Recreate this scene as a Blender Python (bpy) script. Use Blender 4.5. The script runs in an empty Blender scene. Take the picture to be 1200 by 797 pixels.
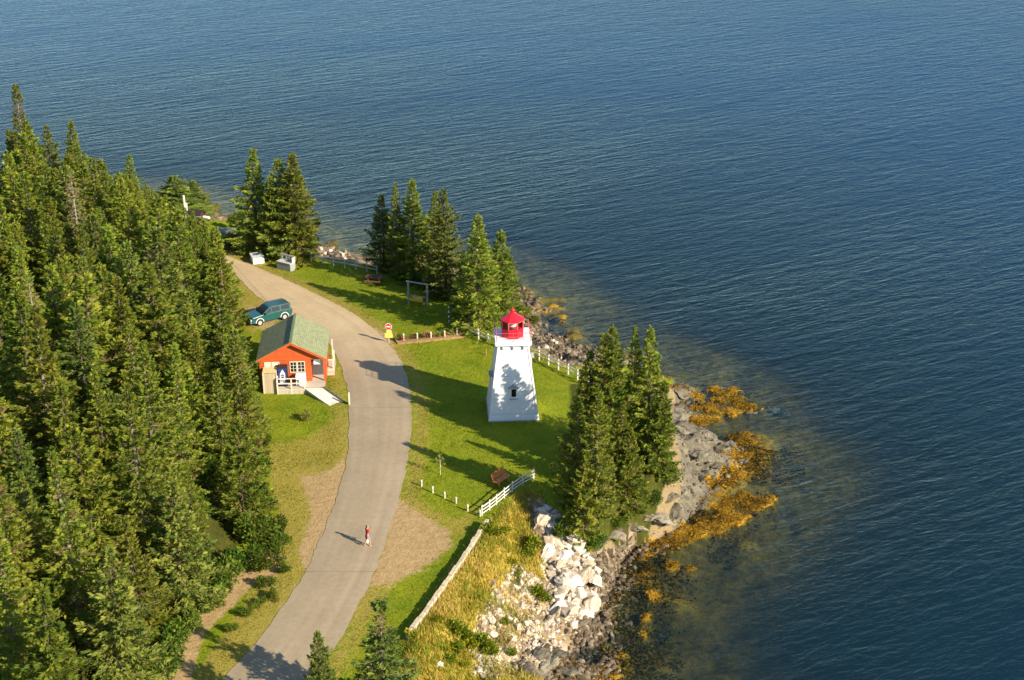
import bpy, math, random
import numpy as np
from mathutils import Vector, Matrix

random.seed(7)
RNG = np.random.default_rng(11)
C = bpy.context.scene.collection
SC = bpy.context.scene
PI = math.pi
R = math.radians

# ------------------------------------------------------------------ camera
CAMZ, FPX, PITCH = 55.0, 1700.0, R(24.0)
CX, CY = 600.0, 398.5
cam_d = bpy.data.cameras.new('camera')
cam = bpy.data.objects.new('camera', cam_d)
C.objects.link(cam)
cam.location = (0, 0, CAMZ)
cam.rotation_euler = (PI / 2 - PITCH, 0, 0)
cam_d.sensor_width = 36
cam_d.lens = 36 * FPX / 1200
cam_d.clip_end = 20000
cam_d.clip_start = 1
SC.camera = cam
SP, CP = math.sin(PITCH), math.cos(PITCH)
WZ = -5.0


def ray(px, py):
    u, v = px - CX, py - CY
    return Vector((u, FPX * CP - v * SP, -FPX * SP - v * CP))


def plane_pt(px, py, z=0.0):
    d = ray(px, py)
    t = (CAMZ - z) / -d.z
    return (d.x * t, d.y * t)


def project(x, y, z):
    dz = z - CAMZ
    zc = y * CP - dz * SP
    yc = y * SP + dz * CP
    return CX + FPX * x / zc, CY - FPX * yc / zc


# ------------------------------------------------------------------ noise
_tab = RNG.random((256, 256))


def vnoise(x, y):
    xi = np.floor(x).astype(int)
    yi = np.floor(y).astype(int)
    fx = x - xi
    fy = y - yi
    fx = fx * fx * (3 - 2 * fx)
    fy = fy * fy * (3 - 2 * fy)
    a = _tab[xi & 255, yi & 255]
    b = _tab[(xi + 1) & 255, yi & 255]
    c = _tab[xi & 255, (yi + 1) & 255]
    d = _tab[(xi + 1) & 255, (yi + 1) & 255]
    return (a * (1 - fx) + b * fx) * (1 - fy) + (c * (1 - fx) + d * fx) * fy


def fbm(x, y, o=4):
    s, a, t = 0, 1, 0
    for i in range(o):
        s = s + a * vnoise(x * 2 ** i + 17 * i, y * 2 ** i + 31 * i)
        t += a
        a *= .5
    return s / t


def sstep(a, b, x):
    t = np.clip((x - a) / (b - a), 0, 1)
    return t * t * (3 - 2 * t)


def sdist(px, py, poly):
    """signed distance to a closed polygon: positive inside"""
    poly = np.asarray(poly, float)
    d = np.full(px.shape, 1e9)
    ins = np.zeros(px.shape, bool)
    n = len(poly)
    for i in range(n):
        ax, ay = poly[i]
        bx, by = poly[(i + 1) % n]
        ex, ey = bx - ax, by - ay
        t = np.clip(((px - ax) * ex + (py - ay) * ey) / (ex * ex + ey * ey + 1e-12), 0, 1)
        d = np.minimum(d, (px - ax - t * ex) ** 2 + (py - ay - t * ey) ** 2)
        if by != ay:
            c = ((ay > py) != (by > py)) & (px < (bx - ax) * (py - ay) / (by - ay) + ax)
            ins ^= c
    d = np.sqrt(d)
    return np.where(ins, d, -d)


def smooth_poly(pts, it=2):
    pts = [tuple(p) for p in pts]
    for _ in range(it):
        q = [pts[0]]
        for a, b in zip(pts[:-1], pts[1:]):
            q.append((.75 * a[0] + .25 * b[0], .75 * a[1] + .25 * b[1]))
            q.append((.25 * a[0] + .75 * b[0], .25 * a[1] + .75 * b[1]))
        q.append(pts[-1])
        pts = q
    return pts


# ------------------------------------------------------------------ terrain
def lawn_z(y):
    d = np.asarray(y, float) - 110.0
    return -0.05 * (np.sqrt(d * d + 60) + d) * 0.5


def lawn_pt(px, py):
    z = 0.0
    for _ in range(12):
        x, y = plane_pt(px, py, z)
        z = float(lawn_z(y))
    return (x, y)


SHORE_PX = [(668, 900), (676, 830), (690, 797), (704, 770), (698, 735), (710, 700), (722, 668), (735, 645), (768, 634), (798, 616), (814, 600),
            (828, 580), (850, 563), (872, 546), (862, 524), (835, 510), (812, 507), (803, 494), (818, 478), (812, 464), (797, 452), (770, 445), (735, 425),
            (700, 416), (670, 406), (648, 395), (633, 383), (637, 366), (618, 356), (600, 340), (560, 318), (500, 300), (455, 303), (440, 312), (420, 305),
            (402, 294), (372, 289), (335, 270), (292, 256), (262, 262), (246, 254), (236, 246), (190, 233), (140, 226), (60, 222), (-60, 222), (-400, 228)]
BLUFF_PX = [(440, 900), (462, 830), (478, 748), (520, 685), (572, 618), (600, 580), (628, 568), (650, 585), (690, 606), (730, 588), (772, 556), (780, 520),
            (768, 490), (740, 470), (700, 452), (680, 441), (655, 428), (628, 418), (600, 402), (575, 388), (552, 372), (520, 348), (480, 335), (446, 318),
            (415, 311), (385, 305), (350, 296), (300, 284), (266, 272), (240, 262), (200, 248), (140, 241), (60, 237), (-60, 237), (-400, 246)]
FAR = [(-400, 150), (-400, 20), (10, 20)]
shore = smooth_poly([plane_pt(*p, WZ) for p in SHORE_PX], 1)
bluff = smooth_poly([lawn_pt(*p) for p in BLUFF_PX], 1)
shore_poly = [(shore[0][0], 20)] + shore + [(-400, shore[-1][1]), (-400, 20)]
bluff_poly = [(bluff[0][0] - 2, 20)] + bluff + [(-400, bluff[-1][1]), (-400, 20)]
FOREST_PX = [(-300, 246), (-60, 246), (60, 250), (150, 256), (206, 272), (236, 300), (256, 350), (266, 400), (276, 470), (290, 520), (286, 575), (292, 640), (250, 690),
             (196, 745), (160, 800), (120, 900), (-500, 900)]
forest_poly = [lawn_pt(*p) for p in FOREST_PX]
RL_PX = [(190, 880), (262, 797), (330, 718), (364, 660), (385, 610), (400, 570), (408, 530), (410, 490), (408, 458), (400, 430), (388, 405), (368, 385), (340, 368), (313, 356), (290, 338),
         (273, 318), (256, 303), (238, 292)]
RR_PX = [(320, 880), (366, 797), (398, 752), (433, 685), (454, 631), (470, 583), (480, 524), (483, 490), (481, 460), (474, 430), (459, 407), (441, 388), (418, 370), (390, 354), (350, 335),
         (312, 318), (280, 305), (245, 292)]
rl = smooth_poly([lawn_pt(*p) for p in RL_PX], 2)
rr = smooth_poly([lawn_pt(*p) for p in RR_PX], 2)
road_poly = rl + rr[::-1]

# seaweed mats: pixel centre, half sizes, tilt
WEEDS = [(804, 465, 15, 3, -5), (850, 459, 14, 4, 0), (852, 476, 30, 8, -4), (822, 491, 17, 6, -8), (869, 516, 18, 5, 4), (856, 528, 10, 4, 0), (866, 542, 22, 5, -14),
         (862, 558, 18, 7, -10), (841, 570, 13, 6, -6), (870, 590, 30, 8, -6), (752, 647, 9, 5, 0), (800, 632, 42, 7, -18), (838, 616, 26, 7, -10), (864, 606, 20, 6, -5),
         (787, 664, 9, 4, 0), (808, 666, 7, 3, 0), (755, 673, 6, 3, 0), (767, 699, 10, 5, 0), (702, 787, 26, 10, -20), (757, 722, 6, 5, 0), (755, 742, 5, 4, 0), (668, 800, 20, 6, 0),
         (644, 362, 12, 4, 0), (655, 372, 8, 3, 10), (772, 640, 20, 5, -15)]


def height(x, y, detail=True):
    """terrain height and masks for arrays x, y"""
    ds = sdist(x, y, shore_poly)
    db = sdist(x, y, bluff_poly)
    lz = lawn_z(y)
    fd = sdist(x, y, forest_poly)
    hill = 3.2 * sstep(-1.0, 9, fd) * (1 - sstep(98, 122, y))
    hill = hill + 1.2 * sstep(0, 6, fd) * sstep(20, 80, y)
    top = lz + hill
    dbo = np.maximum(-db, 0)
    f = np.clip(np.maximum(ds, 0) / (np.maximum(ds, 0) + dbo + 1e-6), 0, 1)
    f = f ** 1.0
    prof = WZ + (top - WZ) * f
    deep = WZ - 0.09 * np.minimum(-ds, 9) - 0.30 * np.maximum(-ds - 9, 0)
    deep = np.maximum(deep, -16)
    h = np.where(ds > 0, prof, deep)
    h = np.where(db > 0, top, h)
    if detail:
        rock = sstep(0.0, 1.5, -db) * sstep(-14, -6, ds)
        n = fbm(x * .33, y * .33, 5) - .5
        rid = 1 - np.abs(2 * fbm(x * .22 + 40, y * .22 + 9, 5) - 1)
        amp = np.clip(dbo * .25, 0, 1) * sstep(-3, 3, ds + 1.5)
        h = h + rock * (n * .9 + (rid - .75) * 2.0 * amp + (fbm(x * 1.1 + 5, y * 1.1, 3) - .5) * .7 * amp)
        h = h + np.where(ds < 0, (fbm(x * .5, y * .5, 4) - .5) * 1.1 * sstep(0, 4, -ds), 0)
        h = h + .36 * sstep(.12, .5, dbo) * (1 - sstep(1.5, 4, dbo)) * (1 - sstep(93, 96, y)) * (x < 0)
        rd = sdist(x, y, road_poly)
        h = h - np.where(db > 0, .10 * fbm(x * .25, y * .25, 3), 0) * sstep(.3, 3, -rd) * sstep(0, 2, db)
    return h, ds, db, fd


def mk_axis(lo, dlo, dhi, hi, step, grow=1.25):
    a = list(np.arange(dlo, dhi + 1e-6, step))
    s = step
    while a[-1] < hi:
        s *= grow
        a.append(min(a[-1] + s, hi))
    s = step
    while a[0] > lo:
        s *= grow
        a.insert(0, max(a[0] - s, lo))
    return np.array(a)


gx = mk_axis(-220, -62, 36, 120, .27)
gy = mk_axis(25, 66, 170, 330, .27)
GX, GY = np.meshgrid(gx, gy, indexing='xy')
GH, GDS, GDB, GFD = height(GX, GY)
# weed ledges: raise the bed close to the surface
PXX, PYY = project(GX, GY, np.full_like(GX, WZ))
WEED = np.zeros_like(GX)
for (wx, wy, a, b, tl) in WEEDS:
    c, s = math.cos(R(tl)), math.sin(R(tl))
    dx, dy = PXX - wx, PYY - wy
    ea = (dx * c + dy * s) / (a * 1.35)
    eb = (-dx * s + dy * c) / (b * 1.55)
    rr_ = np.sqrt(ea * ea + eb * eb) + (fbm(GX * .9 + wx, GY * 1.6, 5) - .47) * 1.9
    WEED = np.maximum(WEED, 1 - sstep(.6, 1.15, rr_))
WEED *= (GDB < -.5)
lift = WZ + .05 + (fbm(GX * 1.1, GY * 1.1, 3) - .5) * .5
GH = np.where(WEED > 0, np.where(GH < lift, GH + (lift - GH) * np.clip(WEED * 1.3, 0, 1), GH), GH)


def hz(x, y):
    """bilinear height of the built ground"""
    i = int(np.clip(np.searchsorted(gx, x) - 1, 0, len(gx) - 2))
    j = int(np.clip(np.searchsorted(gy, y) - 1, 0, len(gy) - 2))
    fx = (x - gx[i]) / (gx[i + 1] - gx[i])
    fy = (y - gy[j]) / (gy[j + 1] - gy[j])
    return float((GH[j, i] * (1 - fx) + GH[j, i + 1] * fx) * (1 - fy) + (GH[j + 1, i] * (1 - fx) + GH[j + 1, i + 1] * fx) * fy)


def T(px, py):
    """where the view ray through a photo pixel meets the ground"""
    d = ray(px, py)
    t = (CAMZ - 8) / -d.z
    dt = .3 / d.length
    for _ in range(600):
        p = d * t
        z = CAMZ + p.z
        if hz(p.x, p.y) >= z or z < WZ - 3:
            break
        t += dt
    return Vector((p.x, p.y, hz(p.x, p.y)))


# ------------------------------------------------------------------ mesh helpers
def np_mesh(name, verts, faces, attrs=None, smooth=False):
    """verts (N,3); faces (M,k)"""
    verts = np.asarray(verts, np.float32)
    faces = np.asarray(faces, np.int32)
    me = bpy.data.meshes.new(name)
    n, (m, k) = len(verts), faces.shape
    me.vertices.add(n)
    me.vertices.foreach_set('co', verts.ravel())
    me.loops.add(m * k)
    me.loops.foreach_set('vertex_index', faces.ravel())
    me.polygons.add(m)
    me.polygons.foreach_set('loop_start', np.arange(0, m * k, k, dtype=np.int32))
    me.polygons.foreach_set('loop_total', np.full(m, k, np.int32))
    if smooth:
        me.polygons.foreach_set('use_smooth', np.ones(m, bool))
    for a, val in (attrs or {}).items():
        at = me.attributes.new(a, 'FLOAT', 'POINT')
        at.data.foreach_set('value', np.asarray(val, np.float32).ravel())
    me.update()
    me.validate()
    return me


def link(name, me, m=None, parent=None, loc=None):
    o = bpy.data.objects.new(name, me)
    C.objects.link(o)
    if m is not None:
        me.materials.append(m)
    if parent is not None:
        o.parent = parent
    if loc is not None:
        o.location = loc
    return o


def grid_mesh(name, X, Y, Z, attrs, smooth=True):
    ny, nx = X.shape
    v = np.stack([X.ravel(), Y.ravel(), Z.ravel()], 1)
    idx = np.arange(nx * ny).reshape(ny, nx)
    f = np.stack([idx[:-1, :-1].ravel(), idx[:-1, 1:].ravel(), idx[1:, 1:].ravel(), idx[1:, :-1].ravel()], 1)
    return np_mesh(name, v, f, {k: a.ravel() for k, a in attrs.items()}, smooth)


class MB:
    def __init__(s):
        s.v, s.f = [], []

    def add(s, vs, fs, M=None):
        o = len(s.v)
        s.v += [tuple(M @ Vector(p)) if M is not None else tuple(p) for p in vs]
        s.f += [tuple(o + i for i in f) for f in fs]
        return s

    def box(s, x0, x1, y0, y1, z0, z1, M=None):
        vs = [(x, y, z) for z in (z0, z1) for y in (y0, y1) for x in (x0, x1)]
        return s.add(vs, [(0, 2, 3, 1), (4, 5, 7, 6), (0, 1, 5, 4), (2, 6, 7, 3), (0, 4, 6, 2), (1, 3, 7, 5)], M)

    def bar(s, a, b, w, h=None):
        a, b = Vector(a), Vector(b)
        h = w if h is None else h
        d = (b - a).normalized()
        up = Vector((0, 0, 1)) if abs(d.z) < .95 else Vector((0, 1, 0))
        x = d.cross(up).normalized() * w / 2
        y = x.cross(d).normalized() * h / 2
        vs = [a - x - y, a + x - y, a + x + y, a - x + y, b - x - y, b + x - y, b + x + y, b - x + y]
        return s.add(vs, [(3, 2, 1, 0), (4, 5, 6, 7), (0, 1, 5, 4), (1, 2, 6, 5), (2, 3, 7, 6), (3, 0, 4, 7)])

    def tube(s, pts, radii, n=8):
        """tapered tube along a point list"""
        pts = [Vector(p) for p in pts]
        vs = []
        for i, p in enumerate(pts):
            d = (pts[min(i + 1, len(pts) - 1)] - pts[max(i - 1, 0)]).normalized()
            up = Vector((0, 0, 1)) if abs(d.z) < .9 else Vector((1, 0, 0))
            x = d.cross(up).normalized()
            y = d.cross(x)
            for k in range(n):
                a = 2 * PI * k / n
                vs.append(p + (x * math.cos(a) + y * math.sin(a)) * radii[i])
        fs = []
        for i in range(len(pts) - 1):
            for k in range(n):
                k2 = (k + 1) % n
                fs.append((i * n + k, i * n + k2, (i + 1) * n + k2, (i + 1) * n + k))
        fs.append(tuple(range(n))[::-1])
        fs.append(tuple((len(pts) - 1) * n + k for k in range(n)))
        return s.add(vs, fs)

    def lathe(s, prof, n=8, rot=0.0, cap=True):
        """prof: list of (r, z)"""
        vs = []
        for r, z in prof:
            for k in range(n):
                a = 2 * PI * k / n + rot
                vs.append((r * math.cos(a), r * math.sin(a), z))
        fs = []
        for i in range(len(prof) - 1):
            for k in range(n):
                k2 = (k + 1) % n
                fs.append((i * n + k, i * n + k2, (i + 1) * n + k2, (i + 1) * n + k))
        if cap:
            fs.append(tuple(range(n))[::-1])
            fs.append(tuple((len(prof) - 1) * n + k for k in range(n)))
        return s.add(vs, fs)

    def poly_prism(s, pts, axis, a, b, M=None):
        """extrude a 2D outline; axis 'y': pts are (x,z) between y=a..b; axis 'x': pts are (y,z)"""
        n = len(pts)
        if axis == 'y':
            vs = [(p[0], a, p[1]) for p in pts] + [(p[0], b, p[1]) for p in pts]
        elif axis == 'x':
            vs = [(a, p[0], p[1]) for p in pts] + [(b, p[0], p[1]) for p in pts]
        else:
            vs = [(p[0], p[1], a) for p in pts] + [(p[0], p[1], b) for p in pts]
        fs = [tuple(range(n)), tuple(range(n, 2 * n))[::-1]] + [(i, n + i, n + (i + 1) % n, (i + 1) % n) for i in range(n)]
        return s.add(vs, fs, M)

    def build(s, name, m, parent=None, bevel=0, smooth=False, loc=None):
        me = bpy.data.meshes.new(name)
        me.from_pydata(s.v, [], s.f)
        import bmesh
        bm = bmesh.new()
        bm.from_mesh(me)
        bmesh.ops.recalc_face_normals(bm, faces=bm.faces)
        if bevel:
            bmesh.ops.bevel(bm, geom=list(bm.edges), offset=bevel, segments=2, affect='EDGES', clamp_overlap=True)
        bm.to_mesh(me)
        bm.free()
        if smooth:
            for p in me.polygons:
                p.use_smooth = True
        return link(name, me, m, parent, loc)


def tag(o, label=None, cat=None, group=None, kind=None):
    if label:
        o['label'] = label
    if cat:
        o['category'] = cat
    if group:
        o['group'] = group
    if kind:
        o['kind'] = kind
    return o


def thing(name, label, cat, loc=(0, 0, 0), rz=0.0, group=None):
    o = bpy.data.objects.new(name, None)
    C.objects.link(o)
    o.empty_display_size = .3
    o.location = loc
    o.rotation_euler = (0, 0, rz)
    return tag(o, label, cat, group)


def dup(root, loc, rz=0.0, scale=(1, 1, 1), label=None, group=None):
    r = root.copy()
    C.objects.link(r)
    r.location = loc
    r.rotation_euler = (0, 0, rz)
    r.scale = scale
    if label:
        r['label'] = label
    if group:
        r['group'] = group
    for ch in list(root.children):
        c = ch.copy()
        C.objects.link(c)
        c.parent = r
        for g in list(ch.children):
            d = g.copy()
            C.objects.link(d)
            d.parent = c
    return r


# ------------------------------------------------------------------ materials
def new_mat(name):
    m = bpy.data.materials.new(name)
    m.use_nodes = True
    nt = m.node_tree
    return m, nt, nt.nodes['Principled BSDF']


def nd(nt, t, **kw):
    n = nt.nodes.new(t)
    for k, v in kw.items():
        if k in n.inputs:
            n.inputs[k].default_value = v
        else:
            setattr(n, k, v)
    return n


def ramp(nt, fac, stops):
    n = nt.nodes.new('ShaderNodeValToRGB')
    e = n.color_ramp.elements
    while len(e) < len(stops):
        e.new(.5)
    for el, (p, c) in zip(e, stops):
        el.position = p
        el.color = (*c, 1) if len(c) == 3 else c
    nt.links.new(fac, n.inputs['Fac'])
    return n.outputs['Color']


def mix(nt, fac, a, b, mode='MIX'):
    n = nt.nodes.new('ShaderNodeMix')
    n.data_type = 'RGBA'
    n.blend_type = mode
    n.clamp_factor = True
    for s, v in ((n.inputs[0], fac), (n.inputs[6], a), (n.inputs[7], b)):
        if isinstance(v, (int, float)):
            s.default_value = v
        elif isinstance(v, tuple):
            s.default_value = (*v, 1)
        else:
            nt.links.new(v, s)
    return n.outputs[2]


def math_n(nt, op, a, b=None, clamp=False):
    n = nt.nodes.new('ShaderNodeMath')
    n.operation = op
    n.use_clamp = clamp
    for s, v in zip(n.inputs, (a, b)):
        if v is None:
            continue
        if isinstance(v, (int, float)):
            s.default_value = v
        else:
            nt.links.new(v, s)
    return n.outputs[0]


def noise(nt, scale, detail=4, rough=.6, vec=None, dist=0.0):
    n = nd(nt, 'ShaderNodeTexNoise')
    n.inputs['Scale'].default_value = scale
    n.inputs['Detail'].default_value = detail
    n.inputs['Roughness'].default_value = rough
    n.inputs['Distortion'].default_value = dist
    if vec is not None:
        nt.links.new(vec, n.inputs['Vector'])
    return n.outputs['Fac']


def coords(nt, kind='Object'):
    return nt.nodes.new('ShaderNodeTexCoord').outputs[kind]


def attr(nt, name):
    n = nt.nodes.new('ShaderNodeAttribute')
    n.attribute_name = name
    return n.outputs['Fac']


def bump(nt, h, strength, dist, bsdf):
    b = nt.nodes.new('ShaderNodeBump')
    b.inputs['Strength'].default_value = strength
    b.inputs['Distance'].default_value = dist
    nt.links.new(h, b.inputs['Height'])
    nt.links.new(b.outputs['Normal'], bsdf.inputs['Normal'])


_mats = {}


def simple(name, col, rough=.7, var=.18, scale=3.0, metal=0.0, bmp=0.0, spec=.3, coat=0.0):
    """painted or raw surface with a little dirt and wear"""
    if name in _mats:
        return _mats[name]
    m, nt, b = new_mat(name)
    co = coords(nt)
    n1 = noise(nt, scale, 6, .65, co)
    dk = tuple(c * (1 - var * 1.6) for c in col)
    lt = tuple(min(1, c * (1 + var * .8)) for c in col)
    nt.links.new(ramp(nt, n1, [(.3, dk), (.5, col), (.72, lt)]), b.inputs['Base Color'])
    b.inputs['Roughness'].default_value = rough
    b.inputs['Metallic'].default_value = metal
    b.inputs['Specular IOR Level'].default_value = spec
    b.inputs['Coat Weight'].default_value = coat
    if bmp:
        bump(nt, noise(nt, scale * 5, 4, .6, co), bmp, .02, b)
    _mats[name] = m
    return m


def striped(name, col, dark, period, axis='Z', frac=.08, rough=.6, var=.15):
    """boards or courses: thin dark joints every `period` metres along an object axis, boards toned one by one"""
    m, nt, b = new_mat(name)
    co = coords(nt)
    sep = nt.nodes.new('ShaderNodeSeparateXYZ')
    nt.links.new(co, sep.inputs[0])
    s = math_n(nt, 'DIVIDE', sep.outputs[axis], period)
    fr = math_n(nt, 'FRACT', s)
    fl = math_n(nt, 'FLOOR', s)
    wn = nd(nt, 'ShaderNodeTexWhiteNoise', noise_dimensions='1D')
    nt.links.new(fl, wn.inputs['W'])
    j = math_n(nt, 'LESS_THAN', fr, frac)
    n1 = noise(nt, 4, 6, .7, co)
    t = math_n(nt, 'ADD', math_n(nt, 'MULTIPLY', wn.outputs['Value'], .5), math_n(nt, 'MULTIPLY', n1, .6))
    c = ramp(nt, t, [(.15, tuple(k * (1 - var) for k in col)), (.85, tuple(min(1, k * (1 + var)) for k in col))])
    nt.links.new(mix(nt, j, c, dark), b.inputs['Base Color'])
    b.inputs['Roughness'].default_value = rough
    b.inputs['Specular IOR Level'].default_value = .3
    bump(nt, math_n(nt, 'SUBTRACT', 1.0, j), .5, .02, b)
    return m


def shingle_mat(name, col, w=.35, h=.2, var=.3, rough=.85):
    m, nt, b = new_mat(name)
    uv = attr_vec(nt, 'flat')
    br = nd(nt, 'ShaderNodeTexBrick')
    br.inputs['Scale'].default_value = 1
    br.inputs['Brick Width'].default_value = w
    br.inputs['Row Height'].default_value = h
    br.inputs['Mortar Size'].default_value = .016
    br.inputs['Mortar Smooth'].default_value = .2
    br.inputs['Bias'].default_value = 0
    br.inputs['Color1'].default_value = (*[c * (1 - var) for c in col], 1)
    br.inputs['Color2'].default_value = (*[min(1, c * (1 + var)) for c in col], 1)
    br.inputs['Mortar'].default_value = (*[c * .35 for c in col], 1)
    nt.links.new(uv, br.inputs['Vector'])
    n1 = noise(nt, 1.3, 5, .7, uv)
    c = mix(nt, n1, br.outputs['Color'], tuple(k * 1.25 for k in col))
    nt.links.new(c, b.inputs['Base Color'])
    b.inputs['Roughness'].default_value = rough
    b.inputs['Specular IOR Level'].default_value = .2
    bump(nt, br.outputs['Fac'], -.4, .03, b)
    return m


def attr_vec(nt, name):
    n = nt.nodes.new('ShaderNodeUVMap')
    n.uv_map = name
    return n.outputs['UV']


def flat_uv(o, name='flat'):
    """metric UVs in each face's own plane: u horizontal, v up the slope"""
    me = o.data
    uv = me.uv_layers.new(name=name)
    for p in me.polygons:
        n = p.normal
        u = Vector((0, 0, 1)).cross(n)
        u = u.normalized() if u.length > .05 else Vector((1, 0, 0))
        v = n.cross(u)
        for li in p.loop_indices:
            co = me.vertices[me.loops[li].vertex_index].co
            uv.data[li].uv = (co.dot(u) + 20, co.dot(v) + 20)


# ground -------------------------------------------------------------
def ground_material():
    m, nt, b = new_mat('ground_material')
    co = coords(nt)
    nb = noise(nt, .35, 6, .65, co)           # broad
    nm = noise(nt, 1.6, 6, .7, co)
    nf = noise(nt, 9, 5, .7, co)
    ng = noise(nt, 30, 3, .7, co)

    def mask(name, spread=.55):
        a = attr(nt, name)
        j = math_n(nt, 'MULTIPLY', math_n(nt, 'SUBTRACT', math_n(nt, 'ADD', math_n(nt, 'MULTIPLY', nm, .6), math_n(nt, 'MULTIPLY', nf, .4)), .5), spread * 2)
        s = math_n(nt, 'ADD', a, j)
        n = nd(nt, 'ShaderNodeMapRange', interpolation_type='SMOOTHSTEP')
        n.inputs['From Min'].default_value = .38
        n.inputs['From Max'].default_value = .62
        nt.links.new(s, n.inputs['Value'])
        return n.outputs['Result']
    t = math_n(nt, 'ADD', math_n(nt, 'MULTIPLY', nb, .55), math_n(nt, 'ADD', math_n(nt, 'MULTIPLY', nm, .25), math_n(nt, 'MULTIPLY', nf, .2)))
    lawn = ramp(nt, t, [(.34, (.110, .175, .008)), (.46, (.170, .222, .010)), (.56, (.215, .245, .013)), (.68, (.31, .275, .03))])
    fine = ramp(nt, ng, [(.3, (.58, .62, .55)), (.7, (1.4, 1.34, 1.3))])
    lawn = mix(nt, 1.0, lawn, fine, 'MULTIPLY')
    yel = ramp(nt, nf, [(.3, (.20, .185, .022)), (.7, (.38, .29, .065))])
    dirt = ramp(nt, math_n(nt, 'ADD', math_n(nt, 'MULTIPLY', nm, .5), math_n(nt, 'MULTIPLY', nf, .5)), [(.3, (.28, .19, .08)), (.55, (.42, .29, .14)), (.75, (.52, .38, .20))])
    dry = ramp(nt, math_n(nt, 'ADD', math_n(nt, 'MULTIPLY', nm, .5), math_n(nt, 'MULTIPLY', nf, .5)), [(.32, (.20, .18, .022)), (.5, (.40, .29, .05)), (.68, (.55, .41, .12))])
    vor = nd(nt, 'ShaderNodeTexVoronoi', feature='F1')
    vor.inputs['Scale'].default_value = 2.6
    vec = nt.nodes.new('ShaderNodeVectorMath')
    vec.operation = 'ADD'
    nt.links.new(co, vec.inputs[0])
    nn = nd(nt, 'ShaderNodeTexNoise')
    nn.inputs['Scale'].default_value = 1.1
    nn.inputs['Detail'].default_value = 4
    sc = nt.nodes.new('ShaderNodeVectorMath')
    sc.operation = 'SCALE'
    sc.inputs['Scale'].default_value = .9
    nt.links.new(nn.outputs['Color'], sc.inputs[0])
    nt.links.new(sc.outputs[0], vec.inputs[1])
    nt.links.new(vec.outputs[0], vor.inputs['Vector'])
    vcol = nt.nodes.new('ShaderNodeSeparateColor')
    nt.links.new(vor.outputs['Color'], vcol.inputs[0])
    pale = ramp(nt, math_n(nt, 'ADD', math_n(nt, 'MULTIPLY', vcol.outputs[0], .55), math_n(nt, 'MULTIPLY', nf, .45)),
                [(.2, (.22, .16, .095)), (.45, (.40, .30, .19)), (.62, (.54, .45, .33)), (.85, (.68, .62, .52))])
    crack = nd(nt, 'ShaderNodeTexVoronoi', feature='DISTANCE_TO_EDGE')
    crack.inputs['Scale'].default_value = 1.1
    nt.links.new(vec.outputs[0], crack.inputs['Vector'])
    ck = math_n(nt, 'LESS_THAN', crack.outputs['Distance'], .02)
    grey = ramp(nt, math_n(nt, 'ADD', math_n(nt, 'MULTIPLY', nm, .55), math_n(nt, 'MULTIPLY', nf, .45)),
                [(.3, (.065, .056, .04)), (.48, (.15, .132, .095)), (.6, (.23, .205, .15)), (.75, (.33, .30, .23))])
    grey = mix(nt, math_n(nt, 'MULTIPLY', ck, .7), grey, (.05, .045, .04))
    soil = ramp(nt, nf, [(.3, (.15, .11, .055)), (.5, (.255, .19, .10)), (.7, (.36, .28, .165))])
    cob = ramp(nt, math_n(nt, 'ADD', math_n(nt, 'MULTIPLY', vcol.outputs[1], .6), math_n(nt, 'MULTIPLY', nf, .4)),
               [(.2, (.07, .05, .03)), (.5, (.18, .13, .08)), (.8, (.32, .25, .17))])
    bed = ramp(nt, math_n(nt, 'ADD', math_n(nt, 'MULTIPLY', nm, .6), math_n(nt, 'MULTIPLY', nf, .4)),
               [(.30, (.03, .028, .010)), (.45, (.09, .075, .022)), (.57, (.18, .135, .032)), (.7, (.36, .22, .035))])
    weed = ramp(nt, math_n(nt, 'ADD', math_n(nt, 'MULTIPLY', nf, .6), math_n(nt, 'MULTIPLY', ng, .4)),
                [(.3, (.13, .075, .010)), (.5, (.34, .195, .016)), (.7, (.50, .31, .035))])
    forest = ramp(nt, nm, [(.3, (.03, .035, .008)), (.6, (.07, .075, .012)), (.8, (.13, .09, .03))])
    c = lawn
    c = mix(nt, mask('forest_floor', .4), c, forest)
    c = mix(nt, mask('yellow', .7), c, yel)
    c = mix(nt, mask('dirt', .6), c, dirt)
    c = mix(nt, mask('dry', .4), c, dry)
    c = mix(nt, mask('grey', .3), c, grey)
    c = mix(nt, mask('pale', .5), c, pale)
    c = mix(nt, mask('soil', .4), c, soil)
    c = mix(nt, mask('cobble', .3), c, cob)
    c = mix(nt, mask('bed', .25), c, bed)
    c = mix(nt, mask('weed', .5), c, weed)
    nt.links.new(c, b.inputs['Base Color'])
    b.inputs['Roughness'].default_value = .95
    b.inputs['Specular IOR Level'].default_value = .1
    hgt = math_n(nt, 'ADD', math_n(nt, 'MULTIPLY', nm, .6), math_n(nt, 'ADD', math_n(nt, 'MULTIPLY', nf, .25), math_n(nt, 'MULTIPLY', ng, .1)))
    bump(nt, hgt, .8, .3, b)
    return m


GPX, GPY = project(GX, GY, GH)


def pmask(poly, soft=10):
    return sstep(-soft, soft, sdist(GPX, GPY, poly))


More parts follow.
